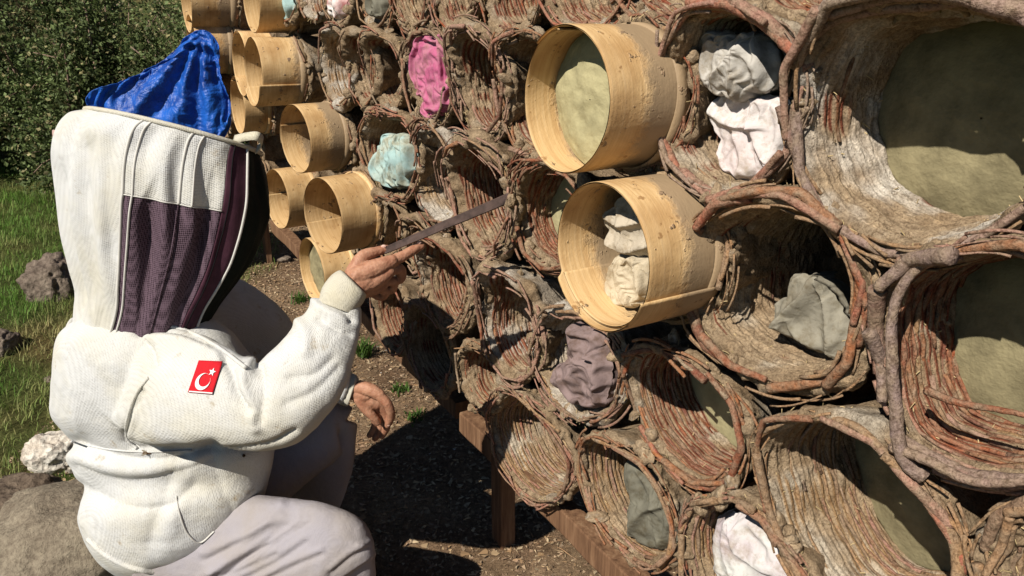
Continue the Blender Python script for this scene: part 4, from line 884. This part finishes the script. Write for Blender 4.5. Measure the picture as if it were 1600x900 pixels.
# --- fabric
def fabric(name, c, bmp=0.0012, scale=330, stain=True, rough=0.85):
    m, t, b = mat(name, rough, 0.15)
    tc = nd(t, 'TexCoord'); v = nd(t, 'TexVoronoi'); v.inputs['Scale'].default_value = scale; v.inputs['Randomness'].default_value = 0.15
    mp = nd(t, 'Mapping'); mp.inputs['Rotation'].default_value = (0.4, 0.3, 0.7); t.links.new(tc.outputs['Object'], mp.inputs[0]); t.links.new(mp.outputs[0], v.inputs['Vector'])
    n1 = noise(t, 5, 4, .6); n2 = noise(t, 22, 4, .65)
    r = ramp(t, n1.outputs[0], [(.38, tuple(x * f for x, f in zip(c, (.97, .93, .82)))), (.6, c)])
    cc = r.outputs[0]
    if stain:
        r2 = ramp(t, n2.outputs[0], [(.26, (.62, .50, .34)), (.37, (1, 1, 1))]); cc = mixn(t, cc, r2.outputs[0], .75, 'MULTIPLY')
    r3 = ramp(t, v.outputs['Distance'], [(.0, (.66, .66, .65)), (.42, (1, 1, 1))]); cc = mixn(t, cc, r3.outputs[0], 1.0, 'MULTIPLY')
    t.links.new(cc, b.inputs['Base Color']); bump(t, b, [(v.outputs['Distance'], bmp), (n2.outputs[0], .004)])
    return m
FAB = fabric('white_mesh_fabric', (0.63, 0.63, 0.615)); FABC = fabric('cream_ribbed_fabric', (0.58, 0.55, 0.46), 0.001, 420)
def purple():
    m, t, b = mat('purple_mesh', 0.8, 0.2); tc = nd(t, 'TexCoord'); v = nd(t, 'TexVoronoi'); v.inputs['Scale'].default_value = 240; v.inputs['Randomness'].default_value = .15
    t.links.new(tc.outputs['Object'], v.inputs['Vector']); r = ramp(t, v.outputs['Distance'], [(.25, (0.022, 0.011, 0.017)), (.55, (0.13, 0.085, 0.11))])
    t.links.new(r.outputs[0], b.inputs['Base Color']); bump(t, b, [(v.outputs['Distance'], .0015)]); return m
PUR = purple(); PURS = make_flat('plum_binding', (0.07, 0.025, 0.04), .7, .2, .2, 40, .001); VEIL = make_flat('dark_veil_net', (0.008, 0.012, 0.009), .75, .15, .2, 60, .001, weave=500)
PIPE = make_flat('white_piping', (0.64, 0.62, 0.57), .8, .2, .08, 30, .0006); PANTS = fabric('lilac_grey_trousers', (0.37, 0.345, 0.37), .0006, 600, False, .75); BLK = make_flat('black_cloth', (0.012, 0.011, 0.012), .9, .1)
# --- jacket: trunk and both sleeves one surface
tr = Bag()
T_ = [(500, 120, 335, 1.60, .15), (530, 90, 372, 1.60, .185), (575, 84, 400, 1.60, .21), (620, 82, 420, 1.60, .215), (655, 84, 428, 1.60, .21), (692, 112, 428, 1.60, .19), (725, 114, 425, 1.60, .205), (758, 130, 420, 1.60, .195),
      (795, 122, 412, 1.59, .215), (835, 136, 396, 1.58, .21), (868, 165, 368, 1.57, .19), (888, 205, 335, 1.57, .15)]
V, F = loft([imgring((l + r) / 2, y, Y, (r - l) / 2, d, 0 if y < 700 else -(y - 700) * .09) for y, l, r, Y, d in T_], 56); tr.add(V, F)
SL = [(205, 585, 1.50, 80, .10), (245, 600, 1.44, 92, .10), (300, 613, 1.40, 90, .098), (350, 626, 1.37, 78, .088), (395, 638, 1.35, 66, .078), (432, 632, 1.345, 68, .075), (462, 605, 1.355, 66, .072), (490, 568, 1.375, 60, .064), (512, 525, 1.40, 50, .054), (526, 490, 1.42, 40, .045), (534, 468, 1.43, 33, .04)]
V, F = loft(path(SL), 40); tr.add(V, F)
SF = [(300, 520, 1.74, 70, .09), (355, 500, 1.82, 70, .09), (400, 530, 1.85, 62, .08), (440, 575, 1.86, 52, .07), (480, 592, 1.84, 42, .055), (520, 598, 1.80, 32, .042), (542, 604, 1.78, 27, .036)]
V, F = loft(path(SF), 32); tr.add(V, F)
V, Nn, F = remesh(tr, 0.0055, 8)
X_, Y_ = px_of(V)
def g2(x0, y0, sx, sy, ang=0.0):
    a = R(ang); dx, dy = X_ - x0, Y_ - y0; u = dx * math.cos(a) + dy * math.sin(a); v = -dx * math.sin(a) + dy * math.cos(a)
    return np.exp(-(u / sx) ** 2 - (v / sy) ** 2)
front = V[:, 1] < 1.76
def fold(pts, w_, amp, soft=False):                        # crease or roll along a line on the near side of the body
    P = catmull(pts, 40); d = np.full(len(V), 1e9)
    for p in P: d = np.minimum(d, np.hypot(X_ - p[0], Y_ - p[1]))
    return amp * (np.exp(-(d / w_) ** 2) if amp > 0 or soft else .5 * np.exp(-(d / w_) ** 2) + .6 * np.exp(-d / (w_ * .45))) * front
Vw = V * [1, 1, 1.0] + .05 * np.stack([fbm(V, 2, 6), fbm(V, 2, 6, 3.), fbm(V, 2, 6, 7.)], -1)
D = 0.006 * fbm(V, 2, 5) + 0.003 * fbm(V, 2, 14) + 0.0045 * (ridge(Vw, 1, 9) - .3) * sstep(-.25, .35, fbm(V, 2, 4, 9.)) + .0022 * (ridge(Vw, 1, 24, 4.) - .3) * sstep(-.1, .4, fbm(V, 2, 7, 2.))
D += fold([(118, 694), (190, 716), (262, 718), (330, 700)], 12, -.018) + fold([(122, 728), (190, 752), (260, 742), (330, 722)], 14, -.010) + fold([(110, 712), (190, 735), (270, 730)], 16, .012)
D += fold([(126, 760), (200, 792), (262, 790), (300, 760)], 13, -.010) + fold([(280, 712), (262, 760), (240, 820), (232, 850)], 22, -.007) + fold([(300, 716), (285, 770), (262, 830)], 16, .006) + fold([(330, 715), (345, 760), (365, 800)], 18, -.006)
D += fold([(215, 520), (235, 545), (240, 570)], 7, -.012) + fold([(205, 512), (260, 516), (320, 535), (380, 570)], 7, -.012) + fold([(225, 530), (285, 528), (350, 552), (395, 585)], 8, .009)
D += fold([(222, 612), (203, 650), (197, 685), (212, 700)], 5, -.012) + fold([(212, 640), (205, 680), (218, 698)], 4, .006)
D += fold([(352, 560), (365, 590), (372, 615), (392, 640)], 8, -.016) + fold([(392, 565), (380, 592), (392, 630), (402, 665)], 10, .012) + fold([(408, 575), (412, 620), (408, 660)], 7, -.010) + fold([(460, 495), (478, 520), (478, 550)], 9, .008)
D += fold([(490, 450), (505, 470), (530, 480), (548, 500)], 6, -.012) + fold([(492, 470), (510, 486), (540, 498)], 7, .008) + fold([(498, 498), (520, 512), (548, 522)], 6, -.009) + fold([(455, 590), (490, 585), (520, 560)], 8, -.007) + fold([(450, 630), (490, 612), (530, 575)], 9, -.006)
D += fold([(205, 698), (280, 703), (350, 702), (420, 692), (460, 672)], 5, -.010)
V = V + Nn * D[:, None]
pmesh('jacket', V, F, FAB)
jkt = BVHTree.FromPolygons([tuple(v) for v in V], [tuple(f) for ff in F for f in ff.tolist()])
def project(px, py, off=0.002, fallback=1.5):
    r = ray(px, py); r = r / np.linalg.norm(r); h = jkt.ray_cast(Vector(O), Vector(r))
    return np.array(h[0]) - r * off if h[0] is not None else A(px, py, fallback)
# seams and hem of the jacket
def seam(name, pts, r, m, n=50, flat=1.0, closed=False): 
    P = np.array([project(x, y, r * .5) for x, y in catmull(pts, n)]); v, f = tube(P, r, 8, flat); return pmesh(name, v, f, m)
seam('sleeve_seam', [(232, 590), (215, 612), (203, 640), (197, 668), (200, 688), (214, 701)], .0036, FAB)
seam('hem_band', [(138, 842), (165, 866), (205, 886), (250, 893), (300, 886), (345, 862), (378, 830), (396, 800)], .0075, FAB)
seam('pocket_seam', [(275, 775), (280, 800), (292, 832), (312, 848), (335, 830)], .0022, PIPE)
seam('back_seam', [(112, 690), (170, 702), (230, 706), (300, 704)], .0024, FAB)
def cuff(pts, name, m, n=26, rib=True):
    rg = path(pts); V, F = loft(rg, 64, 8); a = np.arange(len(V) - 2) % 64; return pmesh(name, V + 0, F, m)
cuff([(526, 482, 1.42, 30, .040), (532, 466, 1.425, 33, .043), (542, 452, 1.435, 33, .043), (551, 442, 1.44, 29, .038), (553, 440, 1.445, 22, .03)], 'cuff', FABC)
cuff([(532, 606, 1.79, 24, .032), (541, 608, 1.785, 26, .034), (550, 610, 1.78, 25, .033), (552, 611, 1.78, 20, .026)], 'cuff', FABC)
# --- flag patch: red cloth, white crescent and star
def patch(poly_fn, nu, nv, off, name, m):
    V = np.array([[project(*poly_fn(i / (nu - 1), j / (nv - 1)), off) for i in range(nu)] for j in range(nv)]); return V
RED_ = make_flat('red_patch_cloth', (0.55, 0.012, 0.02), .8, .2, .1, 200, .0004); WPR = make_flat('white_print', (0.80, 0.76, 0.74), .8, .2, .05, 60, .0003)
fl = lambda u, v: ((1 - v) * ((1 - u) * 311 + u * 348) + v * ((1 - u) * 294 + u * 332) , (1 - v) * ((1 - u) * 563 + u * 565) + v * ((1 - u) * 613 + u * 616))
Vf = patch(fl, 16, 16, .0030, 'flag_patch', RED_); fp = pmesh('flag_patch', Vf.reshape(-1, 3), [grid_faces(16, 16, False)], RED_)
md = fp.modifiers.new('t', 'SOLIDIFY'); md.thickness = .0012
Vb = patch(lambda u, v: fl(.02 + .96 * u, .95 + .035 * v), 12, 3, .0052, 'b', WPR); pmesh('patch_edge', Vb.reshape(-1, 3), [grid_faces(3, 12, False)], WPR, parent=fp)
ax_u, ax_v = np.array([43.0, 2.0]), np.array([-11.5, 50.0])     # along the short and the long side of the patch
def emb(shape, name):
    P = [fl(*q) for q in shape]; V = np.array([project(x, y, .0046) for x, y in P]); c = V.mean(0); n = len(V)
    return V, n
# crescent as a strip between two arcs, opening to the star at the upper right
cu, cv, r0 = .44, .64, .30; asp = 44 / 50.0
o_, i_ = [], []
for q in np.linspace(R(-28), R(298), 40):
    dirx, diry = math.cos(q + R(-12) + R(12)), math.sin(q + R(-12) + R(12))
    o_.append((cu + r0 * dirx, cv + r0 * asp * diry))
oc = np.array(o_); open_dir = np.array([math.cos(R(-45)), math.sin(R(-45))])
ic = []
for (u_, v_) in oc:
    d_ = np.array([u_ - cu, (v_ - cv) / asp]); c2 = open_dir * .085; r2 = .235
    k_ = d_ / np.linalg.norm(d_); bb = k_.dot(c2); t_ = bb + math.sqrt(max(bb * bb - (c2.dot(c2) - r2 * r2), 0)); t_ = min(t_, r0 - .004); ic.append((cu + k_[0] * t_, cv + k_[1] * t_ * asp))
Vc = np.array([project(*fl(*p), .0068) for p in list(oc) + ic]); pmesh('crescent', Vc, [grid_faces(2, 40, False)], WPR, parent=fp)
st = []; su, sv = .70, .33
for k in range(10):
    q = R(-90 + 36 * k + 8); rr = .155 if k % 2 == 0 else .064; st.append((su + rr * math.cos(q), sv + rr * asp * math.sin(q)))
Vs = np.array([project(*fl(*p), .0066) for p in st] + [project(*fl(su, sv), .0066)]); pmesh('star', Vs, [np.array([[10, k, (k + 1) % 10] for k in range(10)])], WPR, parent=fp)
# --- trousers
tb = Bag()
V, F = loft(path([(215, 850, 1.58, 80, .16), (290, 862, 1.54, 92, .12), (370, 862, 1.50, 90, .105), (450, 862, 1.47, 84, .095), (500, 864, 1.45, 78, .085), (530, 872, 1.445, 68, .078), (545, 895, 1.445, 52, .075)]), 40); tb.add(V, F)
V, F = loft(path([(538, 850, 1.45, 46, .07), (535, 930, 1.47, 52, .07), (520, 1040, 1.52, 50, .06), (500, 1160, 1.58, 44, .055)]), 32); tb.add(V, F)
V, F = loft(path([(300, 800, 1.66, 90, .13), (380, 760, 1.70, 66, .10), (440, 715, 1.76, 56, .085), (495, 678, 1.80, 50, .075), (522, 662, 1.82, 46, .07), (532, 668, 1.83, 36, .065)]), 32); tb.add(V, F)
V, F = loft(path([(518, 655, 1.83, 40, .065), (505, 720, 1.83, 48, .062), (478, 800, 1.84, 48, .06), (455, 880, 1.86, 44, .058), (440, 960, 1.88, 40, .055)]), 32); tb.add(V, F)
V, Nn, F = remesh(tb, 0.0036, 12)
X_, Y_ = px_of(V); front = V[:, 1] < 1.78
D = .004 * fbm(V, 2, 7) + .002 * (ridge(V + .05 * fbm(V, 2, 8)[:, None], 1, 13) - .3)
r_ = np.random.RandomState(5)
for k in range(34):                              # soft diagonal drag creases down the near thigh
    x0, y0 = r_.uniform(300, 520), r_.uniform(815, 905); L_ = r_.uniform(70, 170); an = R(r_.uniform(-40, -24)); x1, y1 = x0 + L_ * math.cos(an), y0 + L_ * math.sin(an) * .9; w_ = r_.uniform(3.5, 8); a_ = r_.uniform(.0016, .0044)
    if min(y0, y1) < 797 + max(0, max(x0, x1) - 450) * .3 or max(x0, x1) > 580: continue
    bow = r_.uniform(-9, 4); D += fold([(x0, y0), ((x0 + x1) / 2, (y0 + y1) / 2 + bow), (x1, y1)], w_, a_, True) + fold([(x0, y0 + w_ * 1.6), ((x0 + x1) / 2, (y0 + y1) / 2 + bow + w_ * 1.7), (x1, y1 + w_ * 1.5)], w_ * .8, -a_, True)
D += fold([(330, 895), (380, 850), (420, 812), (440, 790)], 8, .006) + fold([(345, 905), (395, 862), (450, 822)], 6, -.005)
V = V + Nn * D[:, None]
pmesh('trousers', V, F, PANTS)
# boots, out of the picture but the feet stand on the ground
for (x, y) in ((-.40, 1.68), (-.80, 1.98)):
    bt = Bag(); gzz = float(gz(np.array(x), np.array(y)))
    bt.add(*loft([((x - .08, y, gzz + .05), (0, 1, 0), .04, (0, 0, 1), .05), ((x, y, gzz + .055), (0, 1, 0), .045, (0, 0, 1), .055), ((x + .10, y - .01, gzz + .04), (0, 1, 0), .05, (0, 0, 1), .038), ((x + .17, y - .015, gzz + .028), (0, 1, 0), .035, (0, 0, 1), .022)], 24))
    bt.add(*loft([((x - .03, y, gzz + .04), (1, 0, 0), .05, (0, 1, 0), .045), ((x - .03, y, gzz + .26), (1, 0, 0), .055, (0, 1, 0), .05)], 24))
    V, Nn, F = remesh(bt, .008, 4); pmesh('boot', V, F, BLK)
# --- hood: a veiled drum; rows are rings of (mid px, mid py, half width px, tilt)
HR = [(512, 98, 332, 0), (490, 104, 340, 1), (455, 109, 352, 3), (420, 99, 374, 5), (380, 89, 394, 7), (340, 81, 406, 9), (300, 77, 412, 11), (265, 80, 414, 12.5), (238, 88, 415, 13.5), (216, 106, 414, 14.3), (207, 132, 412, 14.6)]
HY, HB_ = 1.68, .175
def hood_rings(n):
    K = np.array(HR, float); q = catmull(K, n); return q
HQ = hood_rings(120)
def hpt(t, phi, off=0.0):
    """t 0..1 from neck to brim, phi: 0 = picture right, -90 = towards the camera"""
    t = np.asarray(t, float); phi = np.asarray(phi, float); i = np.clip(t, 0, 1) * 119; i0 = np.minimum(i.astype(int), 118); f = (i - i0)[..., None]; q = HQ[i0] * (1 - f) + HQ[i0 + 1] * f
    cx, cy, hw, tl = (q[..., 1] + q[..., 2]) / 2, q[..., 0], (q[..., 2] - q[..., 1]) / 2, np.radians(q[..., 3])
    s = 1.68 * .955 / FPX
    x = (cx - 800) ; r0_ = np.stack([x, FPX * CP - (cy - 450) * SP, -(FPX * SP + (cy - 450) * CP)], -1); C = O + r0_ * (HY / r0_[..., 1])[..., None]
    u = np.stack([np.cos(tl), 0 * tl, -np.sin(tl)], -1); w_ = r0_ / r0_[..., 1:2]; w_ = np.stack([w_[..., 0], w_[..., 1], -.20 * np.clip(t, 0, 1) ** 2], -1)
    pd = np.degrees(phi); phi = phi + np.radians(10) * (t - .5) * np.clip((pd + 107) / 50, 0, 1) * np.clip((20 - pd) / 40, 0, 1) - np.radians(15) * np.clip(1 - t / .62, 0, 1) * np.exp(-((pd + 107) / 38) ** 2)
    ca, sa = np.cos(phi), np.sin(phi)
    fd = 1 + 0 * phi
    P = C + u * (hw * s * ca)[..., None] + w_ * (HB_ * (0.80 + .25 * np.sin(np.clip(t, 0, 1) * math.pi * .8)) * sa)[..., None]
    rad = u * ca[..., None] + w_ * sa[..., None]
    fold_ = .017 * fbm(np.stack([np.cos(phi) * 1.9, np.sin(phi) * 1.9, t * 1.5], -1), 2, 1.6, 4.0) + .010 * ridge(np.stack([np.cos(phi) * 2, np.sin(phi) * 2, t * 1.1 + .3 * np.cos(phi * 3)], -1), 1, 1.9, 8.) - .003
    mid = np.sin(np.clip(t, 0, 1) * math.pi) ** .6
    dg = np.degrees(phi); lo = sstep(.75, .45, t) * sstep(0, .12, t)
    for c0, c1, w0, am in ((-101, -92, 5, -.020), (-86, -96, 6, -.016), (-70, -62, 6, -.022), (-58, -66, 4, -.012), (-92, -86, 5, .010), (-63, -57, 4, .008)):
        fold_ = fold_ + .7 * am * lo * np.exp(-((dg - (c0 + (c1 - c0) * t / .66)) / w0) ** 2)
    for c0, c1, w0, am, ta, tb_ in ((-140, -126, 7, -.020, .15, .85), (-152, -160, 9, -.020, .1, .7), (-130, -138, 6, .012, .1, .6), (-120, -116, 4, -.010, .3, .9), (-134, -150, 4, -.012, .55, .95), (-125, -119, 5, .008, .3, 1), (-95, -99, 6, -.010, .7, 1), (-62, -66, 6, -.012, .6, 1)):
        fold_ = fold_ + am * sstep(ta, ta + .15, t) * sstep(tb_, tb_ - .12, t) * np.exp(-((dg + 0 * t - (c0 + (c1 - c0) * t)) / w0) ** 2)
    return P + rad * (fold_ * mid + off)[..., None]
def hpanel(name, t0, t1, p0, p1, m, nt_=60, np_=60, off=0.0, thick=.0018, bulge=0.0, parent=person, fn=None):
    t = np.linspace(t0, t1, nt_)[:, None] * np.ones((1, np_)); p = np.radians(np.linspace(p0, p1, np_))[None] * np.ones((nt_, 1))
    if fn: t, p = fn(t, p)
    o_ = off + bulge * np.sin(np.linspace(0, math.pi, nt_))[:, None] * np.sin(np.linspace(0, math.pi, np_))[None]
    V = hpt(t, p, o_ + 0 * t); o = pmesh(name, V.reshape(-1, 3), [grid_faces(nt_, np_, False)], m, parent); md = o.modifiers.new('thickness', 'SOLIDIFY'); md.thickness = thick; return o
def hpipe(name, pts, r, m, off=0.0, n=70, flat=1.0):
    q = catmull([(a, math.radians(b)) for a, b in pts], n); v, f = tube(hpt(q[:, 0], q[:, 1], off + 0 * q[:, 0]), r, 8, flat); return pmesh(name, v, f, m)
S1, S2, S3, S4 = -107, -57, -47, -43
hpanel('hood_back', 0, 1, -360 + 40, S1, FAB, 90, 150)
hpanel('hood_side', .61, 1, S1, S2, FAB, 40, 70, off=.0006)
hpanel('hood_side_net', 0, .615, S1, S2, PUR, 90, 80, off=-.001)
hpanel('zip_strip', 0, .99, S2, S4, PURS, 60, 16, off=.0008)
hpanel('face_veil', 0.10, .985, S4, 40, VEIL, 60, 60, bulge=.02, off=-.004)
for a_ in (S1, S1 + 4.5): hpipe('piping', [(0, a_ + 1), (.3, a_), (.6, a_), (1, a_)], .0030 if a_ == S1 else .0022, PIPE, .001)
hpipe('piping', [(.61, -80), (.8, -80), (1, -80)], .0028, PIPE, .001); hpipe('piping', [(.61, -74), (.8, -74), (1, -74)], .002, PIPE, .001)
hpipe('piping', [(.02, S4), (.3, S4), (.7, S4), (.99, S4)], .0028, PIPE, .002); hpipe('piping', [(.61, S1), (.612, -95), (.61, -75), (.61, S2)], .0012, PIPE, .001)
hpipe('zip_tooth_row', [(.0, S2 + 3), (.3, S2 + 3.3), (.7, S2 + 3), (.99, S2 + 3)], .0013, BLK, .002); hpipe('stitched_rib', [(.0, -78), (.3, -80), (.66, -80)], .0016, PUR, .001)
# crown of the hood with its rolled brim
t_ = np.full((14, 100), 1.0); ph = np.linspace(0, 2 * np.pi, 100, endpoint=False)[None] * np.ones((14, 1)); E = hpt(t_, ph); Cc = E.mean(axis=1, keepdims=True); q_ = np.linspace(1, .02, 14)[:, None, None]
Vt = Cc + (E - Cc) * q_; Vt[..., 2] += .004 * (1 - q_[..., 0] ** 2); pmesh('hood_crown', Vt.reshape(-1, 3), [grid_faces(14, 100)], FAB)
hpipe('brim_roll', [(1.0, a_) for a_ in range(-185, 176, 15)], .0050, FABC, .002, 160)
hpipe('collar_roll', [(0.0, a_) for a_ in range(-200, 20, 15)], .0075, FAB, .004, 120)
# loose tab of the brim by the wall and the strap behind
def ribbon(name, pts, wd, m, n=24):
    P = catmull(pts, n); wv = np.array(wd); V = np.stack([P - wv, P + wv], 1); o = pmesh(name, V.reshape(-1, 3), [grid_faces(n, 2, False)], m); md = o.modifiers.new('t', 'SOLIDIFY'); md.thickness = .002; return o
ribbon('brim_tab', [A(366, 218, 1.52), A(385, 214, 1.48), A(402, 213, 1.47), A(409, 222, 1.49), A(400, 234, 1.51)], (0.002, .003, .008), FABC)
ribbon('neck_strap', [A(108, 212, 1.56), A(95, 209, 1.58), A(82, 208, 1.60), (A(84, 212, 1.63))], (0.0, .002, .0065), make_flat('pink_tape', (0.55, 0.38, 0.34), .8, .1))
# throat flap lying from the hood over the shoulder
seam('collar_edge', [(228, 512), (262, 510), (300, 520), (345, 545), (385, 575)], .0042, FAB)
# --- hands
def skin():
    m, t, b = mat('skin', .55, .3); n1 = noise(t, 42, 5, .7); n2 = noise(t, 260, 4, .7)
    r = ramp(t, n1.outputs[0], [(.35, (.33, .145, .085)), (.65, (.50, .265, .165))]); t.links.new(r.outputs[0], b.inputs['Base Color']); b.inputs['Subsurface Weight'].default_value = .08; b.inputs['Subsurface Radius'].default_value = (.01, .004, .002); b.inputs['Subsurface Scale'].default_value = .5
    bump(t, b, [(n1.outputs[0], .0015), (n2.outputs[0], .0005)]); return m
SKIN = skin(); NAIL = make_flat('finger_nail', (.62, .40, .32), .35, .4, .05)
def chain(bag, pts, rad, flat=1.0):
    P = catmull(pts, (len(pts) - 1) * 7 + 1); r = catmull(np.array(rad)[:, None], len(P))[:, 0]
    v, f = tube(P, r, 16, flat); bag.add(v, f)
    for q, k in ((P[0], r[0]), (P[-1], r[-1])):
        v, f = ico(2); bag.add(v * k + q, [f])
def hand(rows, name, vox=.0016):
    b = Bag()
    for pts, rad in rows: chain(b, [A(*p) for p in pts], rad)
    V, Nn, F = remesh(b, vox, 5); V = V + Nn * (.0010 * fbm(V, 2, 55) + .0006 * ridge(V, 2, 130))[:, None]
    o = pmesh(name, V, F, SKIN); return o
# raised hand: back of the hand to the camera, forefinger along the blade, the others curled under it
hand([([(538, 460, 1.44), (560, 446, 1.455), (575, 436, 1.465)], [.026, .027, .026]),
      ([(556, 432, 1.450), (585, 420, 1.465), (612, 408, 1.480)], [.020, .020, .0135]),
      ([(566, 446, 1.455), (592, 434, 1.468), (608, 424, 1.475)], [.021, .019, .013]),
      ([(568, 452, 1.465), (590, 446, 1.478), (602, 440, 1.485)], [.020, .017, .012]),
      ([(606, 411, 1.480), (632, 399, 1.500), (648, 389, 1.515), (658, 384, 1.525)], [.0128, .0110, .0100, .0082]),
      ([(606, 424, 1.478), (624, 420, 1.500), (626, 434, 1.515), (612, 442, 1.512)], [.0128, .0112, .0105, .009]),
      ([(600, 437, 1.486), (614, 440, 1.505), (612, 452, 1.520), (598, 454, 1.515)], [.0122, .0108, .010, .0088]),
      ([(590, 448, 1.488), (602, 456, 1.505), (596, 464, 1.518), (584, 460, 1.512)], [.011, .0098, .009, .008]),
      ([(552, 428, 1.462), (566, 402, 1.478), (586, 394, 1.492), (604, 389, 1.505)], [.018, .0135, .0108, .0088])], 'hand')
# lowered hand on the far side: wrist bent, fingers hanging half curled
hand([([(540, 606, 1.79), (556, 611, 1.78), (570, 617, 1.775)], [.025, .025, .024]),
      ([(556, 605, 1.775), (578, 609, 1.765), (593, 617, 1.76)], [.019, .018, .015]),
      ([(558, 616, 1.78), (576, 624, 1.775), (588, 631, 1.775)], [.020, .020, .016]),
      ([(592, 617, 1.76), (606, 632, 1.755), (611, 650, 1.765), (606, 664, 1.78)], [.0140, .0122, .0108, .0088]),
      ([(590, 626, 1.775), (603, 646, 1.785), (604, 667, 1.80), (597, 681, 1.815)], [.0135, .0118, .0104, .0086]),
      ([(585, 633, 1.785), (595, 655, 1.80), (594, 674, 1.815), (586, 685, 1.83)], [.0128, .0112, .010, .0085]),
      ([(580, 638, 1.795), (586, 658, 1.81), (583, 672, 1.825), (577, 680, 1.835)], [.0118, .010, .009, .008]),
      ([(562, 622, 1.77), (570, 637, 1.765), (582, 650, 1.765), (590, 660, 1.77)], [.018, .0135, .0115, .009])], 'hand')
for (px, py, Y, an) in ((655, 380.5, 1.521, 10), (600, 386.5, 1.500, 5), (608, 664, 1.772, 60)):
    v, f = ico(2); c_, s_n = math.cos(R(an)), math.sin(R(an)); v = v * [.0062, .0022, .0042]; v = np.stack([v[:, 0] * c_ - v[:, 2] * s_n, v[:, 1], v[:, 0] * s_n + v[:, 2] * c_], -1); pmesh('finger_nail', v + A(px, py, Y) - np.array([0, .004, -.003]), [f], NAIL)
# --- the dark blade held in the raised hand
b0, b1 = A(600, 392, 1.497), W(791, 311, 0.86); T = (b1 - b0) / np.linalg.norm(b1 - b0); cd = (b0 + b1) / 2 - O; cd /= np.linalg.norm(cd); Yb = np.cross(T, cd); Yb /= np.linalg.norm(Yb); Zb = np.cross(T, Yb); Lb = np.linalg.norm(b1 - b0)
rows = []
for s in np.linspace(0, 1, 60):
    hw_ = .0075 + .0035 * s; cut = 0.0
    top_s = s * Lb; prof = [(-1, -.1), (-.8, -.5), (.8, -.5), (1, -.1), (1, .1), (.8, .5), (-.8, .5), (-1, .1)]
    rows.append([b0 + T * (top_s + (a * .010 if s > .97 else 0)) + Yb * a * hw_ + Zb * b * .007 for a, b in prof])
Vb = np.array(rows); Vb += (.0012 * fbm(Vb, 2, 18))[..., None] * Yb
DARKW = make_flat('dark_worn_wood', (0.085, 0.055, 0.045), .55, .4, .5, 30, .0012)
link('hive_blade', mesh('hive_blade', Vb.reshape(-1, 3) - b0, [grid_faces(60, 8), np.array([list(range(8))[::-1], [59 * 8 + i for i in range(8)]])], DARKW, smooth=False), None, b0, 'long dark wooden blade held in the raised hand, tip at the pointed mouth', 'blade')

# --- two bees settled on the jacket
BEE = make_flat('bee_brown', (0.10, 0.05, 0.015), .6, .3, .5, 300, .0004); WING = make_flat('bee_wing', (0.35, 0.30, 0.22), .3, .4, .1, 200, .0001)
for (px, py, rz, lab) in ((228, 708, .4, 'bee sitting on the jacket under the sleeve seam'), (381, 712, 1.9, 'bee on the jacket below the elbow')):
    c = project(px, py, .004); bb = Bag(); v, f = ico(3)
    bb.add(v * [.0075, .0036, .0034], [f]); bb.add(v * [.0034, .0032, .0030] + [.0085, 0, .0006], [f]); bb.add(v * [.0022, .0024, .0022] + [.0128, 0, 0], [f])
    o = link('bee', bb.mesh('bee', BEE), None, c, lab, 'bee', 'bees on the jacket'); o.rotation_euler = (.9, .2, rz)
    for sg in (-1, 1):
        q = np.linspace(0, 2 * np.pi, 14, endpoint=False); Vw = np.stack([.002 + -.0055 * (1 + np.cos(q)), sg * (.0015 + .0028 * (1 + np.cos(q)) * .8 + .0022 * np.sin(q)), .0036 + .0008 * np.cos(q)], -1)
        link('wing', mesh('wing', Vw, [np.array([list(range(14))])], WING), o)
